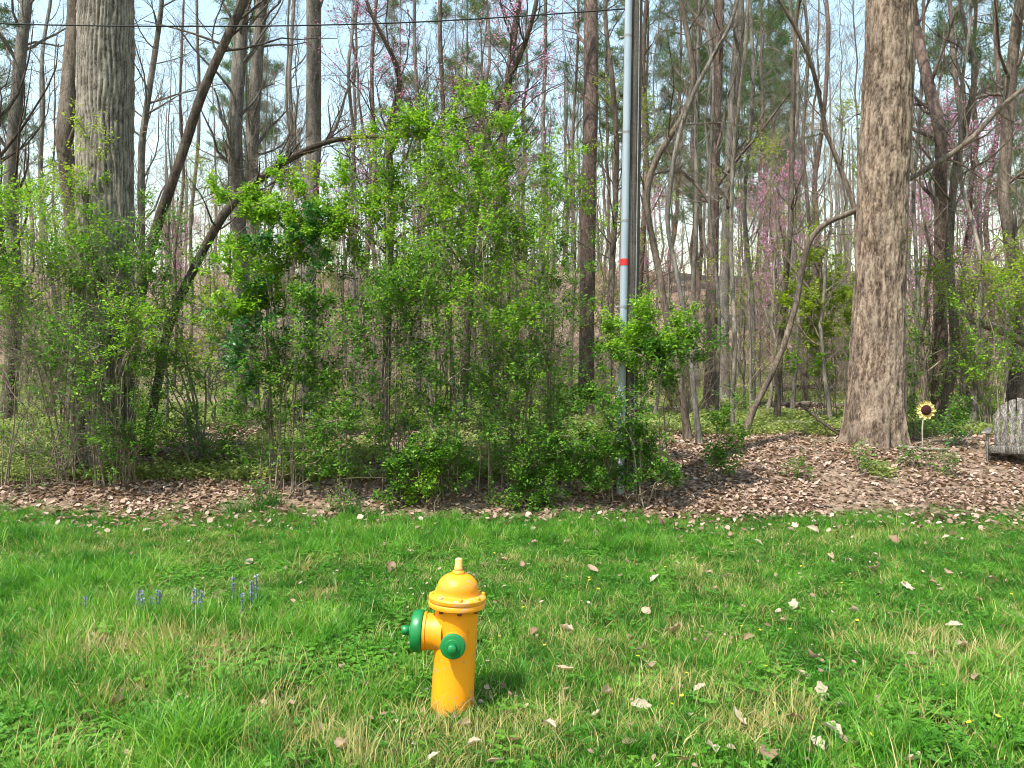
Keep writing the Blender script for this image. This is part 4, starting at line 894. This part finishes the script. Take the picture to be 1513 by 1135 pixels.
# ------------------------------------------------------------------ utility pole and wire
def build_pole():
    d = 9.95
    wood = bark_mat('weathered_pole_wood', (.03, .026, .023), (.095, .082, .073), (.19, .17, .152), 30, .03, None, .6, .5)
    pipe = flat_mat('pale_grey_conduit', (.24, .285, .335), (.37, .42, .47), 9, .55, (1, 1, .10), .15, .3)
    red = flat_mat('red_tape', (.50, .02, .025), (.66, .04, .04), 12, .5)
    steel = flat_mat('steel_strap', (.14, .14, .14), (.32, .32, .32), 30, .5)
    base = P(926, 700, d); g = float(ground(base[0], d))
    root = empty('utility_pole', (base[0], d, g), 'weathered grey wooden utility pole with pale conduit and red band', 'utility pole')
    top = P(937, 0, d); lean = (top[0]-base[0])/(top[2]-g)
    K = 16; z = np.linspace(-.5, 9.5, K); pts = np.stack([z*lean, 0*z, z], -1); r = np.interp(z, [-.5, 9.5], [.128, .10])
    V, Q = tubes(pts[None], r[None], 28); sh = obj('shaft', mesh('shaft', V, Q, wood, True), root)
    V, F = lathe([(.10, 0), (.09, .02)], 28, False, True); obj('pole_top', mesh('pole_top', V+pts[-1], F, wood, False), root)
    z2 = np.linspace(-.1, 8.2, 14); off = np.interp(z2, [-.5, 9.5], [.128, .10])
    cp = np.stack([z2*lean-off*.80, -off*.62-.05, z2], -1)
    V, Q = tubes(cp[None], np.full((1, 14), .047), 20); co = obj('conduit', mesh('conduit', V, Q, pipe, True), root)
    def at(h, dx=0, dy=0):
        o = np.interp(h, [-.5, 9.5], [.128, .10]); return np.array([h*lean-o*.80+dx, -o*.62-.05+dy, h])
    zr = float(P(0, 390, d)[2])-g
    V, Q = tubes(np.array([[at(zr-.042), at(zr), at(zr+.042)]]), np.full((1, 3), .0505), 20); obj('red_band', mesh('red_band', V, Q, red, True), co)
    for py in (60, 200, 330, 455, 580):                 # two-hole straps
        h = float(P(0, py, d)[2])-g
        V, Q = tubes(np.array([[at(h-.015), at(h), at(h+.015)]]), np.full((1, 3), .0495), 20); s = obj('strap', mesh('strap', V, Q, steel, True), co)
        for sx in (-1, 1):
            V, F = box(*(at(h)+np.array([sx*.075, .03, 0])), .05, .012, .03); obj('strap_ear', mesh('strap_ear', V, F, steel), co)
    # ground wire running down the shaft beside the conduit
    z3 = np.linspace(0, 8, 30); o3 = np.interp(z3, [-.5, 9.5], [.128, .10]); a3 = math.radians(248)
    wp = np.stack([z3*lean+(o3+.006)*math.cos(a3+.9), (o3+.006)*math.sin(a3+.9), z3], -1)
    V, Q = tubes(wp[None], np.full((1, 30), .007), 6); obj('ground_wire', mesh('ground_wire', V, Q, steel, True), root)
    blk = flat_mat('black_cable', (.012, .012, .013), (.03, .03, .03), 20, .6)
    # overhead wire from the pole away to the left
    pp = [P(928, 13, d-.1), P(760, 25, d-.1), P(600, 34, d-.2), P(400, 39, d-.3), P(200, 39, d-.4), P(0, 36, d-.5), P(-400, 8, d-.7), P(-900, -60, d-1), P(-1600, -190, d-1.4)]
    q, r = resample(pp, [.0085]*len(pp), 60, 3); o0 = q[0].copy()
    V, Q = tubes((q-o0)[None], r[None], 6); w = obj('overhead_wire', mesh('overhead_wire', V, Q, blk, True)); w.location = o0
    tag(w, 'thin black overhead wire running from the utility pole past the massive furrowed tree', 'wire')
build_pole()

# ------------------------------------------------------------------ chair
def build_chair():
    wd = bark_mat('weathered_chair_wood', (.016, .013, .011), (.12, .108, .095), (.40, .37, .335), 26, .07, (.08, .10, .05), .66, .6)
    d = 11.2; c = P(1500, 690, d); g = float(ground(c[0], d))
    root = empty('garden_chair', (c[0], d, g-.02), 'weathered grey wooden garden chair with slatted fan back on the leaf litter', 'chair')
    root.rotation_euler = (0, 0, math.radians(-35))
    def part(name, V, F, bev=.004):
        o = obj(name, mesh(name, V, F, wd), root); b = o.modifiers.new('bevel', 'BEVEL'); b.width = bev; b.segments = 1; return o
    def rotx(V, a, piv):
        c_, s_ = math.cos(a), math.sin(a); W = V-piv; return np.stack([W[:, 0], W[:, 1]*c_-W[:, 2]*s_, W[:, 1]*s_+W[:, 2]*c_], -1)+piv
    # front is -Y. seat slopes down to the back
    for k in range(5):
        y = -.27+k*.105; z = .235-k*.018
        V, F = box(0, y, z, .60, .095, .024); part('seat_slat', rotx(V, -.17, np.array([0, y, z])), F)
    V, F = box(0, -.335, .195, .62, .022, .10); part('front_rail', V, F)
    hs = [.64, .75, .80, .81, .76, .65]
    for k in range(6):
        x = -.235+k*.094; a = (k-2.5)*.022
        w0, w1 = .040, .0455; h = hs[k]; t = .011; n = 5
        # slat outline with rounded top, extruded
        tz = lambda u: .815-2.6*(x*1.25+u)**2-.012*((k*7) % 3)
        out = [(-w0, 0), (w0, 0), (w1, tz(w1)-.012), (w1*.75, tz(w1*.7)), (0, tz(0)), (-w1*.75, tz(-w1*.7)), (-w1, tz(-w1)-.012)]
        V = np.array([[px*1., -t, pz] for px, pz in out]+[[px*1., t, pz] for px, pz in out]); m = len(out)
        V[:, 0], V[:, 2] = V[:, 0]*math.cos(a)+V[:, 2]*math.sin(a), -V[:, 0]*math.sin(a)+V[:, 2]*math.cos(a)
        V[:, 0] += x*.955
        V = rotx(V, -.36, np.zeros(3))+np.array([0, .20, .165])
        F = [np.array([[i, (i+1) % m, m+(i+1) % m, m+i] for i in range(m)])]
        F += [np.array([[0, i+1, i] for i in range(1, m-1)][:]), np.array([[m, m+i, m+i+1] for i in range(1, m-1)])]
        part('back_slat', V, F, .003)
    for z, y, w in ((.30, .285, .56), (.62, .41, .58)):
        V, F = box(0, y, z, w, .025, .07); part('back_rail', rotx(V, -.36, np.array([0, y, z])), F)
    for s in (-1, 1):
        V, F = box(s*.325, -.33, .19, .030, .11, .46); V[:, 2] -= .0; part('front_leg', V, F)
        V = np.array([[s*.300, -.34, .13], [s*.300, -.34, .22], [s*.300, .55, -.02], [s*.300, .55, .06]]); V = np.concatenate([V, V+np.array([-s*.025, 0, 0])])
        part('rear_leg', V, np.array([[0, 1, 3, 2], [4, 6, 7, 5], [0, 4, 5, 1], [2, 3, 7, 6], [0, 2, 6, 4], [1, 5, 7, 3]]))
        A = np.array([(-.05, -.45), (.05, -.45), (.065, -.38), (.065, -.1), (.045, .25), (.03, .42), (-.03, .42), (-.05, -.1)])
        m = len(A); lo = np.stack([A[:, 0]+s*.345, A[:, 1], np.interp(A[:, 1], [-.45, .42], [.420, .455])], -1); V = np.concatenate([lo, lo+np.array([0, 0, .024])])
        F = [np.array([[i, (i+1) % m, m+(i+1) % m, m+i] for i in range(m)]), np.concatenate([np.array([[0, i+1, i] for i in range(1, m-1)]), np.array([[m, m+i, m+i+1] for i in range(1, m-1)])])]
        part('arm', V, F)
        V = np.array([[s*.325, -.26, .42], [s*.325, -.26, .24], [s*.325, -.14, .42]]); V = np.concatenate([V, V+np.array([s*.02, 0, 0])])
        part('arm_bracket', V, [np.array([[0, 1, 4, 3], [1, 2, 5, 4], [2, 0, 3, 5]]), np.array([[0, 2, 1], [3, 4, 5]])], .002)
build_chair()

# ------------------------------------------------------------------ sunflower ornament
def build_sunflower():
    yl = flat_mat('yellow_petal_paint', (.60, .46, .14), (.74, .62, .26), 14, .7); br = flat_mat('dark_brown_centre', (.02, .008, .008), (.07, .02, .02), 90, .9, bs=.8)
    st = flat_mat('pale_stake', (.30, .27, .20), (.48, .44, .34), 16, .8)
    d = 11.9; c = P(1368, 606, d); g = float(ground(c[0], d))
    root = empty('sunflower_ornament', (c[0], d, g), 'yellow sunflower garden ornament with dark brown centre beside the massive flaky tree', 'garden ornament')
    h = c[2]-g; R = .155
    for k in range(22):
        a = k/22*2*math.pi; lay = k % 2; w = .026; r0, r1 = .055, R-.012*lay
        rad = np.array([math.cos(a), 0, math.sin(a)]); tan = np.array([-math.sin(a), 0, math.cos(a)]); n = np.array([0, -1, 0])
        cc = np.array([0, 0, h]); z0 = -.004*lay
        pt = [rad*r0-tan*w*.5, rad*(r0+r1)*.52-tan*w+n*.012, rad*r1*.93-tan*w*.55+n*.004, rad*r1, rad*r1*.93+tan*w*.55+n*.004, rad*(r0+r1)*.52+tan*w+n*.012, rad*r0+tan*w*.5]
        pt = np.array(pt)+cc+n*z0; V = np.concatenate([pt, pt-n*.004]); m = len(pt)
        F = [np.array([[i, (i+1) % m, m+(i+1) % m, m+i] for i in range(m)]), np.concatenate([np.array([[0, i, i+1] for i in range(1, m-1)]), np.array([[m, m+i+1, m+i] for i in range(1, m-1)])])]
        obj('petal', mesh('petal', V, F, yl), root)
    V, F = lathe([(.078, 0), (.08, .008), (.066, .022), (.03, .030), (.008, .031)], 28); V = np.stack([V[:, 0], -V[:, 2]-.004, V[:, 1]+h], -1)
    obj('flower_centre', mesh('flower_centre', V, F, br, True), root)
    q, r = resample([(-.03, .05, -.15), (-.035, .03, .03), (-.05, .012, h-.25), (-.03, .012, h-.1), (0, .012, h)], [.011]*5, 14, 2)
    V, Q = tubes(q[None], r[None], 8); obj('stake', mesh('stake', V, Q, st, True), root)
build_sunflower()

# ------------------------------------------------------------------ fallen logs and sticks
def log(name, label, cat, p, w, bark, seed, group=None, S=9, stubs=4):
    rng = np.random.default_rng(seed); pts = np.array([P(*q) for q in p]); d = np.array([q[2] for q in p])
    rad = np.array(w)*.5/FPX*d
    gz = ground(pts[:, 0], pts[:, 1])
    q, r = resample(pts, rad, 16, 1); q[1:-1] += rng.normal(size=(14, 3))*r.mean()*.18
    o0 = q.mean(0); root = empty(name, tuple(o0), label, cat, group)
    V, Q = tubes((q-o0)[None], r[None], S); n = len(V); e = [np.array([[n, (i+1) % S, i] for i in range(S)]), np.array([[n+1, 15*S+i, 15*S+(i+1) % S] for i in range(S)])]
    V = np.concatenate([V, (q[[0, -1]]-o0)]); obj('stem', mesh('stem', V, [Q, np.concatenate(e)], bark, True), root)
    if stubs:
        p1, r1 = spawn(q[None], r[None], stubs, rng, (.1, .95), (.6, 1.2), (.15, .6), 5, .2, .1, .5, .006); V, Q = tubes(p1-o0, r1, 5); obj('branch_stub', mesh('branch_stub', V, Q, bark, True), root)
def gpx(px, d, up=.0): 
    x = (px-CX)/FPX*d; return (px, CY+(CAMZ-float(ground(x, d))-up)/d*FPX, d)
log('fallen_branch', 'pale broken branch propped up slanting behind the weathered chair', 'branch', [(1425, 470, 14.0), (1470, 486, 14.1), (1513, 503, 14.2), gpx(1640, 14.4, .02)], [7, 11, 12, 12], M['bark_pale'], 1)
log('fallen_log', 'long fallen log lying across the woodland floor right of the pole', 'log', [gpx(925, 17.5, .1), gpx(985, 17.3, .1), gpx(1060, 17, .1)], [13, 14, 12], M['bark_pale'], 2)
log('fallen_log', 'thin fallen log lying behind the foot of the arched trunk', 'log', [gpx(1085, 20, .07), gpx(1170, 19.5, .08), gpx(1262, 19, .07)], [9, 9, 8], M['bark_brown'], 3)
log('fallen_log', 'dark rotting log on the bank under the open V-stemmed bush', 'log', [gpx(240, 10.9, .06), gpx(330, 10.9, .08), gpx(445, 10.8, .05)], [14, 14, 9], M['bark_dark'], 4, stubs=8)
log('fallen_branch', 'pale stick lying at the foot of the sunflower ornament', 'branch', [gpx(1325, 11.75, .05), gpx(1365, 11.6, .05), gpx(1400, 11.6, .04)], [5, 5, 4], M['bark_pale'], 5, stubs=2)
log('fallen_log', 'pale fallen log lying on green ground left of the massive flaky tree', 'log', [gpx(1105, 14.6, .05), gpx(1160, 14.5, .06), gpx(1215, 14.6, .05)], [9, 10, 7], M['bark_pale'], 6)
log('fallen_branch', 'dark branch slanting down to the root of the massive flaky tree', 'branch', [gpx(1180, 13.2, .55), gpx(1215, 13, .25), gpx(1248, 12.8, .02)], [4, 5, 5], M['bark_dark'], 7, stubs=5)
log('fallen_log', 'mossy log lying deep in the woods behind the yellow green bush', 'log', [gpx(1130, 24, .1), gpx(1200, 24, .1), gpx(1290, 25, .1)], [10, 10, 9], M['bark_dark'], 8)
rs = np.random.default_rng(44)
for j in range(14):
    d = rs.uniform(10., 12.5) if j < 9 else rs.uniform(13, 17); px = rs.uniform(0, 1500); L = rs.uniform(30, 80)*11/d; dd = rs.normal()*.25
    log('stick', 'short dead stick lying on the leaf litter', 'stick', [gpx(px, d, .03), gpx(px+L*.5, d+dd*.5, .05), gpx(px+L, d+dd, .03)], [3, 2.6, 1.6], M['twig_brown'], 60+j, 'dead sticks on the leaf litter', 6, 3)

# ------------------------------------------------------------------ fallen leaves and flowers on the lawn
LV = [(876, 841), (968, 853), (1043, 843), (926, 827), (996, 933), (961, 984), (834, 990), (895, 1025), (881, 1058), (811, 1074), (930, 1098), (1034, 1018), (1107, 945), (733, 1126), (773, 837), (743, 827), (714, 834), (836, 930), (1090, 1064), (1051, 1109), (1015, 1124),
      (947, 1044), (790, 933), (853, 959), (950, 961), (1097, 895), (956, 903), (1227, 823), (1176, 778), (1201, 783), (1262, 772), (1340, 866), (1378, 862), (1390, 871), (1401, 848), (1469, 858), (1150, 904), (1156, 919), (1173, 897), (1262, 903), (1446, 886), (1410, 924), (1373, 968), (1349, 970),
      (1201, 975), (1443, 1003), (1371, 1030), (1305, 1043), (1215, 1029), (1229, 1083), (1251, 1098), (1208, 1102), (1175, 1067), (1185, 1001), (1293, 841), (1458, 785), (1408, 790), (1420, 954), (1351, 1126), (1246, 1050), (1399, 818), (216, 785), (198, 820), (204, 852), (179, 1039), (188, 1116),
      (367, 831), (365, 777), (324, 879), (223, 956), (401, 912), (493, 905), (578, 839), (432, 890), (509, 1105), (570, 806), (606, 815), (685, 1071), (538, 1015), (390, 768), (554, 794), (1120, 800), (1320, 800), (1490, 810), (1080, 790), (1010, 800), (850, 790), (790, 800), (1480, 925), (700, 1100), (760, 1095), (640, 1120), (1135, 1120)]
def fallen_leaf_mesh(j):
    rng = np.random.default_rng(800+j); n = 7; t = np.linspace(0, 1, n); L = .088; w = L*rng.uniform(.26, .38)*np.sin(np.pi*np.clip(t*.93+.05, 0, 1))**.75*(1+.25*np.sin(t*19+j)); cu = rng.uniform(.3, .9); bend = rng.uniform(-.4, .9)
    y = (t-.5)*L; z = bend*L*(t-.5)**2*1.6
    rows = []
    for s in (-1, -.5, 0, .5, 1): rows.append(np.stack([s*w*math.cos(cu*abs(s)), y, z+np.abs(s)*w*math.sin(cu*abs(s))+rng.normal(size=n)*.002], -1))
    V = np.concatenate(rows); V[:, 2] -= V[:, 2].min()
    Q = np.array([[a*n+i, a*n+i+1, (a+1)*n+i+1, (a+1)*n+i] for a in range(4) for i in range(n-1)])
    return mesh('fallen_leaf', V, Q, M['fallen'], True, np.full(len(V), rng.random()))
FL = [fallen_leaf_mesh(j) for j in range(10)]
rl = np.random.default_rng(9)
for j, (px, py) in enumerate(LV):
    d = CAMZ*FPX/(py-CY); d = d*(1-.042/CAMZ); x = (px-CX)/FPX*d
    o = obj('fallen_leaf', FL[j % 10]); o.location = (x, d, float(ground(x, d))+.042); o.rotation_euler = (rl.normal()*.35, rl.normal()*.35, rl.uniform(0, 6.28)); s = rl.uniform(.75, 1.35)*(1.0 if d < 6.5 else 1.15); o.scale = (s, s, s)
    tag(o, 'dry tan leaf lying in the lawn grass', 'leaf', 'dry leaves on the lawn')
def flower_spike(seed):
    rng = np.random.default_rng(seed); h = .185
    V, Q = tubes(np.array([[(0, 0, -.02), (.002, 0, h*.5), (0, .002, h)]]), np.array([[.003, .0028, .002]]), 5); stem = mesh('stem', V, Q, M['leaf_dark'], True, np.full(len(V), .4))
    n = 70; z = rng.uniform(.15, 1, n)*h; az = rng.uniform(0, 6.28, n); d = np.stack([np.cos(az), np.sin(az), np.full(n, .2)], -1)
    V, Q, r = leaf_quads(np.stack([0*z, 0*z, z], -1), d, rng, (.010, .019), .7, .2); return stem, mesh('petals', V, Q, M['blue'], False, r)
M['blue'] = leaf_mat('blue_petal', [(0, (.12, .12, .26)), (.6, (.24, .24, .46)), (1, (.40, .42, .62))], .3, .6)
M['yflower'] = leaf_mat('yellow_petal', [(0, (.70, .55, .02)), (1, (.85, .72, .05))], .3, .5)
SPK = [flower_spike(j) for j in range(3)]
for j, (px, py) in enumerate([(127, 921), (201, 919), (212, 922), (223, 920), (237, 916), (287, 914), (293, 908), (296, 914), (344, 893), (357, 916), (372, 903), (380, 893), (207, 914), (230, 917)]):
    d = CAMZ*FPX/(py-CY); x = (px-CX)/FPX*d; st, pe = SPK[j % 3]
    root = empty('flower_spike', (x, d, float(ground(x, d))), 'small upright blue flower spike growing in the lawn', 'flower', 'blue flower spikes in the lawn'); root.rotation_euler = (0, rl.normal()*.08, rl.uniform(0, 6)); s = rl.uniform(.85, 1.2); root.scale = (s, s, s)
    obj('stem', st, root); obj('petals', pe, root)
def yellow_flower():
    V, Q = tubes(np.array([[(0, 0, -.02), (.003, 0, .04), (0, 0, .075)]]), np.full((1, 3), .0016), 5); st = mesh('stem', V, Q, M['leaf_mid'], True, np.full(len(V), .6))
    rng = np.random.default_rng(4); az = np.arange(6)/6*6.283; V, Q, r = leaf_quads(np.repeat([[0, 0, .075]], 6, 0)*1., np.stack([np.cos(az), np.sin(az), np.full(6, .35)], -1), rng, (.011, .013), .95, .1, 4.)
    return st, mesh('petals', V, Q, M['yflower'], False, r)
YF = yellow_flower()
spots = [(728, 815), (985, 835), (873, 852), (875, 858), (836, 853), (1188, 836), (1290, 812), (1125, 930), (1170, 935), (1176, 940), (1138, 1040), (1278, 1088), (1396, 1018), (1470, 1064), (1478, 1068), (1355, 862), (1268, 920), (1132, 990), (741, 938), (774, 900), (472, 912), (1018, 995), (985, 1040), (1010, 1030), (1410, 955), (1495, 880), (1094, 925), (806, 950), (1240, 860), (1440, 1075), (1150, 845), (880, 870), (940, 975), (1330, 860)]
for j, (px, py) in enumerate(spots):
    d = CAMZ*FPX/(py-CY); d *= (1-.07/CAMZ); x = (px-CX)/FPX*d
    root = empty('yellow_wildflower', (x, d, float(ground(x, d))), 'tiny yellow wildflower among the lawn grass', 'flower', 'yellow wildflowers in the lawn'); s = rl.uniform(.8, 1.2); root.scale = (s, s, s); root.rotation_euler = (rl.normal()*.15, rl.normal()*.15, rl.uniform(0, 6))
    obj('stem', YF[0], root); obj('petals', YF[1], root)
